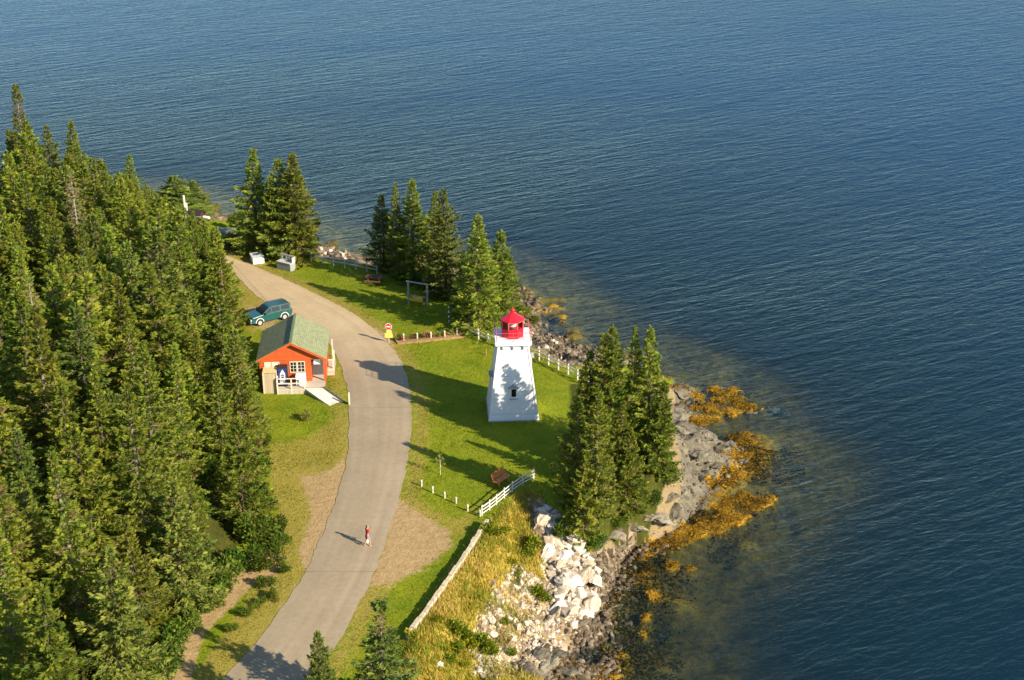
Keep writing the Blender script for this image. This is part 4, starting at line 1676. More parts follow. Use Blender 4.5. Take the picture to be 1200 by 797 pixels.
a0, a1, a2 = lawn_pt(341.5, 319.6), lawn_pt(347, 318), lawn_pt(326, 314)
bx, by = (a0[0] + a2[0]) / 2 + .1, (a0[1] + a2[1]) / 2 + .45
t = thing('recycling_bin', 'grey slatted recycling bin with an upright back board, at the fence end', 'recycling bin', (bx, by, hz(bx, by)), R(-32))
SLAT = striped('grey_slats', (.27, .28, .28), (.10, .10, .10), .13, 'X', .10, .8, .12)
PLY = simple('weathered_board', (.46, .46, .43), .8, .15, 4)
b = MB()
b.box(-.95, .95, -.42, .42, .02, .86)
b.build('body', SLAT, t)
b = MB()
b.box(-.98, .98, -.46, .34, .862, .92)
b.build('lid', PLY, t)
b = MB()
for (x0, x1, z0, z1) in ((-.97, .97, .93, 1.02), (-.97, .97, 1.42, 1.55), (-.97, -.72, 1.02, 1.42), (-.28, -.12, 1.02, 1.42), (.12, .28, 1.02, 1.42), (.72, .97, 1.02, 1.42)):
    b.box(x0, x1, .35, .42, z0, z1)
b.box(.90, .97, -.1, .349, .925, 1.5)
b.build('back_board', PLY, t)

# bench
BM = simple('bench_brown', (.64, .22, .07), .6, .18, 5)
P = T(586, 567)
ba = math.atan2(1.5, .81)
BN = thing('park_bench', 'reddish brown park bench on the lawn near the white rail fence', 'bench', P, R(55))
b = MB()
for k in range(3):
    b.box(-.80, .80, -.42 + k * .19, -.42 + k * .19 + .17, .43, .47)
b.build('seat', BM, BN)
b = MB()
for k in range(3):
    z = .55 + k * .17
    M_ = Matrix.Translation((0, .17 + k * .04, z))
    b.box(-.80, .80, -.02, .02, 0, .155, M_)
b.build('backrest', BM, BN)
for x in (-.6, .6):
    b = MB()
    b.box(x - .05, x + .05, -.38, -.28, -.1, .43)
    b.bar((x, .10, -.1), (x, .24, 1.0), .08, .06)
    b.box(x - .04, x + .04, -.28, .12, .36, .43)
    b.build('leg', BM, BN)

# picnic table in the shade
P = T(439, 332)
MAR = simple('maroon_wood', (.16, .065, .05), .8, .2, 5)
PT = thing('picnic_table', 'dark maroon picnic table in the tree shade by the far fence', 'picnic table', P, R(-12))
b = MB()
for k in range(5):
    b.box(-.9, .9, -.38 + k * .155, -.38 + k * .155 + .14, .72, .76)
b.build('tabletop', MAR, PT)
for y in (-.72, .72):
    b = MB()
    b.box(-.9, .9, y - .13, y + .13, .42, .46)
    b.build('seat', MAR, PT)
for x in (-.6, .6):
    b = MB()
    b.bar((x, -.65, -.05), (x, -.2, .72), .05, .09)
    b.bar((x, .65, -.05), (x, .2, .72), .05, .09)
    b.bar((x + .05, -.82, .39), (x + .05, .82, .39), .04, .08)
    b.build('leg', MAR, PT)

# swing frame
P, Q = T(479, 357), T(501, 360)
mx, my = (P.x + Q.x) / 2, (P.y + Q.y) / 2
wd = math.hypot(P.x - Q.x, P.y - Q.y)
t = thing('swing_frame', 'grey timber frame with a low yellow board, standing under the far spruces', 'frame', (mx, my, hz(mx, my)), math.atan2(Q.y - P.y, Q.x - P.x))
GT = simple('grey_timber', (.30, .32, .31), .85, .15, 4)
for x in (-wd / 2, wd / 2):
    b = MB()
    b.box(x - .07, x + .07, -.07, .07, -.2, 2.35)
    b.build('post', GT, t)
b = MB()
b.box(-wd / 2 - .2, wd / 2 + .2, -.05, .05, 2.355, 2.47)
b.build('top_beam', GT, t)
b = MB()
b.box(-wd / 2 + .07, wd / 2 - .07, -.03, .03, .95, 1.03)
b.build('lower_rail', GT, t)
b = MB()
b.box(-.62, .58, -.07, -.031, .40, .94)
b.build('yellow_board', simple('ochre_board', (.78, .46, .06), .7, .15, 3), t)

# striped post, stake
P = T(526, 379)
t = thing('striped_post', 'thin white post with dark bands in front of the shaded spruces', 'marker post', P)
b = MB()
b.box(-.045, .045, -.045, .045, -.2, 1.75)
b.build('shaft', WTRIM, t)
b = MB()
for z in (.35, .85, 1.35):
    b.box(-.049, .049, -.049, .049, z, z + .2)
b.build('band', simple('band_black', (.03, .03, .03), .6), t)
P = T(570, 417.5)
b = MB()
b.box(-.035, .035, -.02, .02, -.2, .62)
b.poly_prism([(-.035, .62), (.035, .62), (0, .68)], 'y', -.02, .02)
b.box(-.045, .045, -.026, -.021, .46, .58)
tag(b.build('wooden_stake', simple('stake_orange', (.50, .22, .07), .8), loc=P), 'small orange wooden stake alone on the lawn left of the lighthouse', 'stake')

# ------------------------------------------------------------------ fences
FWHITE = simple('fence_white', (.66, .64, .58), .7, .12, 4)
FRAW = simple('fence_weathered', (.52, .47, .38), .85, .2, 4)


def fence(name, label, cat, pts, h, rails, m, pw=.11, rail_h=.10, gp=None):
    pts = [T(*p) for p in pts]
    o = pts[0]
    root = thing(name, label, cat, o, 0, gp)
    for p in pts:
        q = p - o
        b = MB()
        b.box(q.x - pw / 2, q.x + pw / 2, q.y - pw / 2, q.y + pw / 2, q.z - .25, q.z + h)
        b.poly_prism([(q.x - pw / 2, q.z + h), (q.x + pw / 2, q.z + h), (q.x, q.z + h + .05)], 'y', q.y - pw / 2, q.y + pw / 2)
        b.build('post', m, root)
    for p, q in zip(pts[:-1], pts[1:]):
        d = (q - p)
        nrm = Vector((d.y, -d.x, 0)).normalized() * (pw / 2 + .022)
        for z in rails:
            b = MB()
            b.bar(p - o + nrm + Vector((0, 0, z)), q - o + nrm + Vector((0, 0, z)), .04, rail_h)
            b.build('rail', m, root)
    return root


def lerp_px(a, b_, n):
    return [(a[0] + (b_[0] - a[0]) * i / n, a[1] + (b_[1] - a[1]) * i / n) for i in range(n + 1)]


fence('rail_fence', 'weathered rail fence along the grass edge between the two far spruce clumps', 'fence',
      [(365, 307.5), (378, 309.5), (391, 312), (404, 314.5), (417, 317), (430, 319.5), (442, 322)], 1.05, (.55, .92), FRAW)
fence('rail_fence', 'white post and rail fence running behind the lighthouse along the bank top', 'fence',
      [(550, 393), (561, 398), (572, 403), (584, 407), (596, 411), (608, 415), (620, 419), (632, 424), (643, 429), (654.5, 434), (666, 439), (677, 445), (690, 452)], 1.0, (.5, .88), FWHITE)
fence('rail_fence', 'short white three rail fence curving past the bench', 'fence',
      [(565, 606), (574, 599), (582, 592), (591, 585.5), (600.5, 577), (612.5, 570), (625.5, 562)], .88, (.25, .52, .80), FWHITE, .08, .075)
BOL = []
for i, (px, py) in enumerate([(494, 571.5), (507, 577.5), (521, 584.5), (534.5, 592), (548, 599.5), (562.5, 607)]):
    p = T(px, py)
    if i == 0:
        proto_b = thing('bollard', '', 'bollard')
        b = MB()
        b.lathe([(.075, -.3), (.075, .52), (.06, .56)], 10)
        b.build('shaft', FRAW, proto_b)
        b = MB()
        b.lathe([(.078, .40), (.078, .50)], 10)
        b.build('band', FWHITE, proto_b)
        o = proto_b
        o.location = p
    else:
        o = dup(proto_b, p)
    o['group'] = 'short wooden bollards across the lawn'
    o['label'] = ['short wooden bollard nearest the road', 'second short bollard from the road, on the lawn', 'third short bollard from the road, on the lawn', 'third short bollard from the white rail fence',
                  'short bollard next but one to the white rail fence', 'short bollard touching the end of the white rail fence'][i]

# low wall of pale blocks at the top of the dry slope
wp = smooth_poly([lawn_pt(477, 750), lawn_pt(500, 722), lawn_pt(522, 690), lawn_pt(548, 652), lawn_pt(571, 616)], 2)
wp = resample(wp, 24)
o0 = Vector((*wp[0], hz(*wp[0])))
LW = thing('low_wall', 'long low wall of pale stone between the lawn and the dry grass slope', 'wall', o0)
b = MB()
b2 = MB()
for i in range(len(wp) - 1):
    p, q = Vector((*wp[i], 0)), Vector((*wp[i + 1], 0))
    d = (q - p).normalized()
    n_ = Vector((-d.y, d.x, 0))
    z0 = float(lawn_z(p.y)) - .5
    z1 = float(lawn_z(p.y)) + .42 + random.uniform(-.03, .03)
    w_ = .11 + random.uniform(-.015, .015)
    a = p + d * .01
    c = q - d * .01
    vs = [a - n_ * w_, a + n_ * w_, c + n_ * w_, c - n_ * w_]
    vs = [Vector((v.x, v.y, z0)) - o0 for v in vs] + [Vector((v.x, v.y, z1)) - o0 for v in vs]
    b.add(vs, [(3, 2, 1, 0), (4, 5, 6, 7), (0, 1, 5, 4), (1, 2, 6, 5), (2, 3, 7, 6), (3, 0, 4, 7)])
    w2 = w_ + .03 + random.uniform(-.02, .03)
    a, c = p + d * .02, q - d * .02
    j = n_ * random.uniform(-.03, .03)
    vs = [a - n_ * w2 + j, a + n_ * w2 + j, c + n_ * w2 + j, c - n_ * w2 + j]
    vs = [Vector((v.x, v.y, z1 + .003)) - o0 for v in vs] + [Vector((v.x, v.y, z1 + .12 + random.uniform(0, .04))) - o0 for v in vs]
    b2.add(vs, [(3, 2, 1, 0), (4, 5, 6, 7), (0, 1, 5, 4), (1, 2, 6, 5), (2, 3, 7, 6), (3, 0, 4, 7)])
b.build('wall_face', simple('wall_stone', (.40, .35, .27), .95, .25, 3, bmp=.4), LW)
b2.build('coping', simple('pale_stone', (.52, .43, .29), .9, .2, 3, bmp=.3), LW, bevel=.02)

# flower bed and plants
fb = [lawn_pt(466, 403.5), lawn_pt(547, 395.5), lawn_pt(544, 392), lawn_pt(462, 398.5)]
o0 = Vector((*fb[0], hz(*fb[0])))
b = MB()
b.poly_prism([(p[0] - o0.x, p[1] - o0.y) for p in fb], 'z', -.25, .10)
tag(b.build('flower_bed', simple('bed_soil', (.30, .19, .09), .95, .25, 3, bmp=.5), loc=o0), 'long narrow strip of bare soil holding the flower border on the lawn', 'flower bed')
FLM = leaf_material('flower_leaves', [(0, (.07, .12, .02)), (.5, (.15, .20, .03)), (1, (.30, .32, .06))], (.55, .42, .16), .02)
FLR = leaf_material('flower_reds', [(0, (.08, .10, .03)), (.5, (.20, .14, .06)), (1, (.42, .20, .12))], (.55, .2, .16), .04)
fl_p = [bush('flower_plant', '', 'plant', .75, .45, 401, FLM, 220, 4, .16, .2, 4), bush('flower_plant', '', 'plant', .65, .45, 402, FLR, 220, 4, .15, .3, 4)]
FLW = []
for i in range(13):
    px = 468 + i * 5.95 + random.uniform(-.6, .6)
    py = 400.8 - (px - 468) * .092 + random.uniform(-.5, .5)
    p = T(px, py)
    k = i % 2
    o = fl_p[k] if i < 2 else dup(fl_p[k], p)
    o.location = p
    sc_ = random.uniform(.75, 1.15)
    o.scale = (sc_, sc_, sc_ * random.uniform(.9, 1.2))
    o.rotation_euler = (0, 0, random.uniform(0, 6))
    o['group'] = 'plants of the flower border'
    o['label'] = ('yellow green plant' if k == 0 else 'reddish flowering plant') + ', %s in the flower border counted from the road sign' % ordinal(i)
for i, (px, py) in enumerate([(473, 401.5), (489, 400), (505, 398.5), (521, 397), (535.5, 395.5)]):
    p = T(px, py)
    if i == 0:
        bp_ = thing('border_post', '', 'post')
        b = MB()
        b.lathe([(.09, -.25), (.085, .78)], 9)
        b.build('shaft', simple('log_pale', (.50, .42, .28), .9, .2, 5), bp_)
        b = MB()
        b.lathe([(.088, .781), (.05, .83)], 9)
        b.build('cap', PALEW, bp_)
        o = bp_
        o.location = p
    else:
        o = dup(bp_, p)
    o['group'] = 'log posts in the flower border'
    o['label'] = ['short log post at the road sign end of the flower border', 'second log post in the flower border from the road sign', 'middle log post of the flower border',
                  'fourth log post in the flower border from the road sign', 'short log post at the lighthouse end of the flower border'][i]

# sapling
P = T(516, 558)
t = thing('young_tree', 'thin sapling with a pale stem and sparse yellow leaves on the lawn', 'tree', P)
b = MB()
b.tube([(0, 0, -.1), (.02, 0, .8), (-.02, .02, 1.75)], [.03, .024, .01], 6)
g = np.random.default_rng(55)
for k in range(8):
    a = k * 2.4
    z = .7 + k * .12
    b.tube([(0, 0, z), (.28 * math.cos(a), .28 * math.sin(a), z + .25)], [.012, .005], 4)
b.build('trunk', simple('pale_stem', (.62, .55, .38), .9), t)
n = 130
z = g.uniform(.65, 1.9, n)
rad = .42 * np.sqrt(g.random(n)) * np.clip((2.0 - z) / .8, .15, 1)
a = g.uniform(0, 2 * PI, n)
v, f = kites(np.stack([rad * np.cos(a), rad * np.sin(a), z], 1), g.normal(0, 1, (n, 3)), g.normal(0, 1, (n, 3)), g.uniform(.09, .17, n), g.uniform(.05, .09, n))
link('crown', np_mesh('crown', v, f, {'tone': np.repeat(g.random(n), 4), 'dead': np.zeros(n * 4)}), LEAF_YELLOW, t)

# ------------------------------------------------------------------ pole, shed, slab
P = T(222, 292)
h = 6.0
for _ in range(30):
    h += (project(P.x, P.y, P.z + h)[1] - 229) / 10
UP = thing('utility_pole', 'pale wooden utility pole with a curved lamp arm, rising from the forest edge', 'utility pole', P)
b = MB()
b.tube([(0, 0, -.3), (-.10, 0, h)], [.17, .12], 10)
b.build('pole', simple('pole_wood', (.62, .57, .49), .85, .15, 4), UP)
b = MB()
za = h * .56
b.tube([(-.05, -.1, za - .25), (.5, -.3, za + .15), (1.3, -.5, za + .45), (2.0, -.7, za + .5)], [.05, .045, .04, .04], 6)
arm = b.build('lamp_arm', simple('galvanised', (.60, .60, .58), .5, .1, 3, metal=.3), UP)
b = MB()
b.tube([(1.9, -.68, za + .50), (2.1, -.75, za + .53), (2.7, -.95, za + .50), (2.85, -1.0, za + .44)], [.06, .16, .17, .06], 10)
b.build('lamp_head', simple('lamp_white', (.80, .79, .74), .4, .05), arm)
b = MB()
b.box(.02, .22, -.12, .08, h * .72, h * .86)
b.box(-.34, -.2, -.1, .1, h * .5, h * .66)
b.build('insulator', simple('insulator_grey', (.66, .66, .64), .4), UP)

P = T(230, 262)
SHD = thing('boat_shed', 'dark red board shed half hidden behind the utility pole', 'shed', P, R(-20))
SHD.scale = (.58, .58, .58)
SR = striped('dark_red_boards', (.075, .022, .022), (.03, .01, .01), .2, 'X', .1, .85, .15)
b = MB()
b.box(-1.6, 1.6, -1.2, 1.2, -.4, 2.0)
b.build('wall', SR, SHD)
b = MB()
b.poly_prism([(-1.2, 2.0), (1.2, 2.0), (0, 2.75)], 'x', -1.58, 1.58)
b.build('gable', SR, SHD)
b = MB()
for s in (-1, 1):
    b.add([(-1.8, 0, 2.9), (1.8, 0, 2.9), (1.8, s * 1.45, 1.98), (-1.8, s * 1.45, 1.98), (-1.8, 0, 2.82), (1.8, 0, 2.82), (1.8, s * 1.45, 1.9), (-1.8, s * 1.45, 1.9)],
          [(0, 1, 2, 3), (4, 7, 6, 5), (0, 4, 5, 1), (2, 6, 7, 3), (1, 5, 6, 2), (0, 3, 7, 4)])
b.build('roof', simple('shed_roof', (.035, .025, .025), .9, .2, 3), SHD)
b = MB()
b.box(-.45, .45, -1.24, -1.203, -.2, 1.7)
b.build('door', simple('shed_door', (.20, .06, .05), .8), SHD)

P = T(262, 272)
sb = MB()
sb.box(-1.3, 1.3, -.9, .9, -.5, .22)
tag(sb.build('stone_slab', simple('slab_grey', (.20, .20, .19), .9, .2, 2, bmp=.3), bevel=.06, loc=P), 'flat grey slab at the shore just past the road end', 'slab')

# ------------------------------------------------------------------ boulders
import bmesh


def rock_mat(name, stops):
    m, nt, b_ = new_mat(name)
    co = coords(nt)
    oi = nt.nodes.new('ShaderNodeObjectInfo')
    ad = nt.nodes.new('ShaderNodeVectorMath')
    ad.operation = 'ADD'
    nt.links.new(co, ad.inputs[0])
    cb = nt.nodes.new('ShaderNodeCombineXYZ')
    nt.links.new(math_n(nt, 'MULTIPLY', oi.outputs['Random'], 60), cb.inputs[0])
    nt.links.new(cb.outputs[0], ad.inputs[1])
    n1 = noise(nt, 1.6, 6, .7, ad.outputs[0])
    tn = attr(nt, 'tone')
    c = ramp(nt, math_n(nt, 'ADD', math_n(nt, 'MULTIPLY', n1, .7), math_n(nt, 'ADD', math_n(nt, 'MULTIPLY', oi.outputs['Random'], .3), tn)), stops)
    nt.links.new(c, b_.inputs['Base Color'])
    b_.inputs['Roughness'].default_value = .9
    b_.inputs['Specular IOR Level'].default_value = .2
    bump(nt, noise(nt, 7, 6, .75, ad.outputs[0]), .8, .14, b_)
    return m


RK_PALE = rock_mat('pale_rock', [(.3, (.30, .22, .14)), (.48, (.54, .46, .35)), (.62, (.68, .62, .53)), (.85, (.78, .75, .69))])
RK_GREY = rock_mat('shore_rock', [(.28, (.07, .052, .035)), (.45, (.165, .128, .085)), (.62, (.265, .215, .15)), (.85, (.38, .325, .25))])
RK_RUST = rock_mat('rust_rock', [(.3, (.24, .10, .045)), (.8, (.38, .18, .09))])


def hull(seed, sx, sy, sz, n=15):
    g = np.random.default_rng(seed)
    bm = bmesh.new()
    for _ in range(n):
        d = g.normal(0, 1, 3)
        d /= np.linalg.norm(d)
        r = g.uniform(.8, 1.05)
        bm.verts.new((d[0] * sx * r, d[1] * sy * r, d[2] * sz * r))
    res = bmesh.ops.convex_hull(bm, input=bm.verts)
    for v_ in [v_ for v_ in bm.verts if not v_.link_faces]:
        bm.verts.remove(v_)
    return bm


def boulder_mesh(seed, sx, sy, sz, m, n=15):
    bm = hull(seed, sx, sy, sz, n)
    bmesh.ops.subdivide_edges(bm, edges=list(bm.edges), cuts=1, use_grid_fill=True)
    rg_ = np.random.default_rng(seed + 9)
    for v_ in bm.verts:
        v_.co *= 1 + rg_.normal(0, .07)
    bmesh.ops.bevel(bm, geom=list(bm.edges), offset=.05, segments=1, affect='EDGES', clamp_overlap=True)
    me = bpy.data.meshes.new('boulder')
    bm.to_mesh(me)
    bm.free()
    me.materials.append(m)
    return me




def ledge_mesh(seed, sx, sy, sz, m):
    from mathutils import noise as mn
    bm = hull(seed, sx, sy, sz, 22)
    bmesh.ops.subdivide_edges(bm, edges=list(bm.edges), cuts=3, use_grid_fill=True)
    bm.normal_update()
    off = Vector((seed * 1.7, seed * .3, 0))
    for v_ in bm.verts:
        p_ = v_.co + off
        d_ = mn.fractal(p_ * 2.2, 1.0, 2.0, 4) * .16 - abs(mn.noise(p_ * 1.6)) * .14
        st = math.sin(p_.z * 26 + 3 * mn.noise(p_ * 1.2)) * .02
        v_.co += v_.normal * (d_ + st)
    me = bpy.data.meshes.new('rock_ledge')
    bm.to_mesh(me)
    bm.free()
    me.materials.append(m)
    return me


RS = [(.62, .5, .42), (.7, .45, .38), (.5, .5, .45), (.8, .5, .36), (.55, .42, .5), (.66, .6, .4)]
MP = [boulder_mesh(500 + i, *s, RK_PALE) for i, s in enumerate(RS)]
MG = [boulder_mesh(520 + i, *s, RK_GREY) for i, s in enumerate(RS)]


def boulder(mlist, p, s, group, label=None):
    o = bpy.data.objects.new('boulder', random.choice(mlist))
    C.objects.link(o)
    o.location = p + Vector((0, 0, .12 * s))
    o.scale = (s * random.uniform(.85, 1.15), s * random.uniform(.85, 1.15), s * random.uniform(.8, 1.1))
    o.rotation_euler = (random.uniform(-.4, .4), random.uniform(-.4, .4), random.uniform(0, 6.28))
    return tag(o, label, 'boulder', group)


def scatter_px(poly, n, mind, rng):
    poly = np.array(poly, float)
    lo, hi = poly.min(0), poly.max(0)
    out = []
    tries = 0
    while len(out) < n and tries < n * 40:
        tries += 1
        q = rng.uniform(lo, hi)
        if sdist(np.array([q[0]]), np.array([q[1]]), poly)[0] < 0:
            continue
        md = mind * rng.uniform(.55, 1.3)
        if any((q[0] - a) ** 2 + ((q[1] - b_) * 1.3) ** 2 < md * md for a, b_, _ in out):
            continue
        out.append((q[0], q[1], md / mind))
    return out


rg = np.random.default_rng(77)
PB = []
PALE_PX = [(632, 590), (650, 600), (668, 625), (690, 650), (702, 690), (690, 722), (672, 735), (650, 720), (655, 690), (640, 670), (640, 640), (628, 620)]
for (px, py, k) in scatter_px(PALE_PX, 110, 6.8, rg):
    PB.append(boulder(MP, T(px, py), (.54 + .95 * (k - .55)) * (1.6 if rg.random() < .25 else 1.0), 'pale boulders of the rock slide'))
PALE2_PX = [(575, 690), (600, 670), (622, 680), (640, 725), (668, 745), (655, 770), (632, 765), (615, 750), (590, 760), (565, 740)]
for (px, py, k) in scatter_px(PALE2_PX, 48, 9, rg):
    PB.append(boulder(MP, T(px, py), .34 + .7 * (k - .55), 'pale boulders of the rock slide'))
row_labels(PB, 1.3, 'pale boulder, {i} from the left in the {r} row up the rock slide', lambda o: '')
for (px, py, s, l) in [(515, 780, .55, 'white stone alone in the grass of the slope, bottom edge'), (562, 790, .6, 'pale stone at the lower end of the slope, bottom edge')]:
    boulder(MP, T(px, py), s, None, l)
GB = []
SHORE_RK = [(690, 650), (722, 645), (735, 655), (722, 690), (712, 720), (715, 745), (690, 765), (668, 755), (660, 735), (690, 722), (703, 690)]
for (px, py, k) in scatter_px(SHORE_RK, 66, 8, rg):
    p = T(px, py)
    if p.z < WZ - .5:
        continue
    GB.append(boulder(MG, p, .30 + .55 * (k - .55), 'brown shore rocks at the foot of the slide'))
row_labels(GB, 1.3, 'brown shore rock, {i} from the left in the {r} row below the rock slide', lambda o: '')
o = boulder(MG, T(686, 684), .62, None, 'rust red boulder among the pale ones at the slide foot')
o.data = o.data.copy()
o.data.materials.clear()
o.data.materials.append(RK_RUST)
FB = []
for (px, py, k) in scatter_px([(612, 385), (626, 384), (650, 398), (672, 415), (684, 432), (672, 432), (650, 418), (628, 408)], 30, 6.5, rg):
    FB.append(boulder(MG if rg.random() < .75 else MP, T(px, py), .34 + .5 * (k - .55), 'shore stones behind the lighthouse fence'))
row_labels(FB, 2.2, 'shore stone, {i} from the left in the {r} row behind the lighthouse fence', lambda o: '')
FB = []
for (px, py, k) in scatter_px([(374, 291), (390, 292), (405, 297), (412, 303), (395, 305), (378, 300)], 16, 5.5, rg):
    FB.append(boulder(MG if rg.random() < .5 else MP, T(px, py), .5 + .5 * (k - .55), 'shore rocks behind the weathered fence'))
row_labels(FB, 2.6, 'tan shore rock, {i} from the left in the {r} row behind the weathered fence', lambda o: '')
# outcrops on the point
OC = [(800, 462, 1.5), (806, 474, 1.2), (797, 489, 1.6), (830, 512, 1.3), (848, 522, 1.4), (868, 540, 1.2), (820, 560, 1.5), (800, 585, 1.8), (770, 615, 1.7), (745, 628, 1.4), (838, 548, 1.2), (812, 535, 1.6),
      (616, 788, 1.5), (640, 782, 1.6), (664, 786, 1.5), (634, 768, 1.2), (652, 768, 1.1), (676, 775, 1.0), (604, 775, 1.0), (700, 640, 1.3), (720, 632, 1.4), (757, 625, 1.2), (785, 588, 1.4), (808, 548, 1.3), (822, 536, 1.2), (782, 610, 1.1), (852, 545, 1.0), (798, 505, 1.3), (788, 600, 1.3), (880, 486, .9), (905, 486, 1.0), (920, 490, .8)]
RK_LEDGE = rock_mat('ledge_rock', [(.28, (.07, .06, .042)), (.45, (.155, .135, .097)), (.62, (.25, .22, .16)), (.85, (.36, .325, .25))])
ML = [ledge_mesh(560 + i, 1.0, .75, .30, RK_LEDGE) for i in range(5)]
OCB = []
for (px, py, s) in OC:
    p = T(px, py)
    p.z = max(p.z, WZ - .3) - .15
    OCB.append(boulder(ML, p, s * .8, 'grey ledges of the rocky point'))
for o in OCB:
    o.name = 'rock_ledge'
    o['category'] = 'rock ledge'
row_labels(OCB, 3.0, 'flat grey rock ledge, {i} from the left in the {r} row along the point', lambda o: '')


# rubble, grass, weed: nobody could count these
def scatter_mask(maskf, n, rng, box):
    x0, x1, y0, y1 = box
    out = np.zeros((0, 2))
    while len(out) < n:
        q = rng.uniform((x0, y0), (x1, y1), (n * 3, 2))
        i = np.clip(np.searchsorted(gx, q[:, 0]), 0, len(gx) - 1)
        j = np.clip(np.searchsorted(gy, q[:, 1]), 0, len(gy) - 1)
        keep = rng.random(len(q)) < maskf[j, i]
        out = np.concatenate([out, q[keep]])
        if keep.sum() == 0:
            break
    return out[:n]


def hz_arr(q):
    i = np.clip(np.searchsorted(gx, q[:, 0]) - 1, 0, len(gx) - 2)
    j = np.clip(np.searchsorted(gy, q[:, 1]) - 1, 0, len(gy) - 2)
    fx = (q[:, 0] - gx[i]) / (gx[i + 1] - gx[i])
    fy = (q[:, 1] - gy[j]) / (gy[j + 1] - gy[j])
    return (GH[j, i] * (1 - fx) + GH[j, i + 1] * fx) * (1 - fy) + (GH[j + 1, i] * (1 - fx) + GH[j + 1, i + 1] * fx) * fy


def rubble(name, mask, n, smin, smax, m, seed, box, lab):
    rng = np.random.default_rng(seed)
    q = scatter_mask(mask, n, rng, box)
    z = hz_arr(q)
    base = np.array([(-1, -1, -.6), (1, -1, -.6), (1, 1, -.6), (-1, 1, -.6), (-.7, -.8, .6), (.8, -.6, .5), (.6, .7, .7), (-.8, .6, .45)])
    fc = np.array([(3, 2, 1, 0), (4, 5, 6, 7), (0, 1, 5, 4), (1, 2, 6, 5), (2, 3, 7, 6), (3, 0, 4, 7)])
    k = len(q)
    s = smin * (smax / smin) ** (rng.random(k) ** 2)
    a = rng.uniform(0, 2 * PI, k)
    v = base[None] * (1 + rng.normal(0, .22, (k, 8, 3)))
    v = v * s[:, None, None] * np.stack([rng.uniform(.7, 1.3, k), rng.uniform(.6, 1.1, k), rng.uniform(.5, 1, k)], 1)[:, None, :]
    c_, s_ = np.cos(a)[:, None], np.sin(a)[:, None]
    tx = rng.normal(0, .35, k)[:, None]
    x = v[..., 0] * c_ - v[..., 1] * s_
    y = v[..., 0] * s_ + v[..., 1] * c_
    zz = v[..., 2] + x * tx
    V = np.stack([x + q[:, 0, None], y + q[:, 1, None], zz + z[:, None] + .1 * s[:, None]], -1).reshape(-1, 3)
    F = (fc[None] + (np.arange(k) * 8)[:, None, None]).reshape(-1, 4)
    o = link(name, np_mesh(name, V, F, {'tone': np.repeat(rng.uniform(-.15, .2, k), 8)}), m)
    return tag(o, lab, 'rubble', kind='stuff')


pm = np.clip(A['pale'] - A['cobble'], 0, 1)
rubble('rubble', pm, 2300, .05, .22, RK_PALE, 5, (-12, 14, 66, 104), 'pale broken stone covering the slide below the bench')
cm = np.clip(A['cobble'], 0, 1) * (GDS > -2.5) * np.where(GPY < 420, .55, 1)
rubble('pebbles', cm, 5200, .07, .30, RK_GREY, 6, (-25, 16, 66, 150), 'brown pebbles and cobbles along the waterline')
gm = np.clip(A['grey'], 0, 1) * (GDS > -.5)
rubble('rock_debris', gm, 900, .05, .25, RK_GREY, 8, (-8, 24, 66, 130), 'loose grey stone lying on the rocky point')

DRYM = leaf_material('dry_blades', [(0, (.30, .24, .035)), (.5, (.54, .41, .075)), (1, (.70, .54, .18))], (.26, .33, .025), 0, False)
GRNM = leaf_material('green_blades', [(0, (.07, .14, .010)), (.5, (.14, .22, .014)), (1, (.26, .30, .03))], (.55, .45, .02), 0, False)


def blades(name, mask, n, hmin, hmax, m, seed, box, lab, green, flat=.35, w=.05, dz=0.0):
    rng = np.random.default_rng(seed)
    q = scatter_mask(mask, n, rng, box)
    k = len(q)
    P_ = np.stack([q[:, 0], q[:, 1], hz_arr(q) - .03 + dz], 1)
    cl = fbm(q[:, 0] * .45, q[:, 1] * .45, 3)
    D = rng.normal(0, flat, (k, 3))
    D[:, 2] = 1 if flat < 1 else np.abs(D[:, 2]) * .12
    v, f = kites(P_, D, rng.normal(0, 1, (k, 3)), rng.uniform(hmin, hmax, k), rng.uniform(.6, 1.4, k) * w)
    tone = np.clip(.5 + (cl - .5) * 1.6 + rng.normal(0, .2, k), 0, 1)
    o = link(name, np_mesh(name, v, f, {'tone': np.repeat(tone, 4), 'dead': np.repeat((rng.random(k) < green * np.clip(1.6 - 2 * cl, .2, 2)).astype(float), 4)}), m)
    return tag(o, lab, 'grass', kind='stuff')


dm = np.clip(A['dry'] * np.where(GPX > 640, .4, 1) - A['pale'] * .85 - A['soil'] * .5 - A['grey'], 0, 1)
blades('dry_grass', dm, 52000, .25, .62, DRYM, 21, (-16, 24, 48, 135), 'long dry golden grass on the slope above the rocks', .45, .4, .055)
wm = WEED * (GH > WZ - .35)
SWM = leaf_material('rockweed', [(0, (.14, .08, .012)), (.45, (.36, .205, .018)), (1, (.54, .345, .045))], (.09, .06, .015), 0, False)
blades('seaweed', wm, 42000, .10, .30, SWM, 31, (-8, 32, 66, 140), 'orange rockweed lying over the ledges at the waterline', .25, 1.6, .075, .03)
lm = sstep(.2, .8, GDB) * (1 - A['forest_floor']) * (1 - np.clip(A['dirt'] * 1.6, 0, 1)) * sstep(.0, .3, -sdist(GX, GY, road_poly)) * (fbm(GX * .7, GY * .7, 3) ** 1.5)
LWM = leaf_material('lawn_blades', [(0, (.12, .175, .010)), (.5, (.20, .235, .014)), (1, (.31, .29, .03))], (.34, .29, .06), 0, False)
blades('lawn_grass', lm, 60000, .07, .17, LWM, 41, (-42, 12, 66, 150), 'short uneven grass blades standing on the lawn', .12, .5, .05)
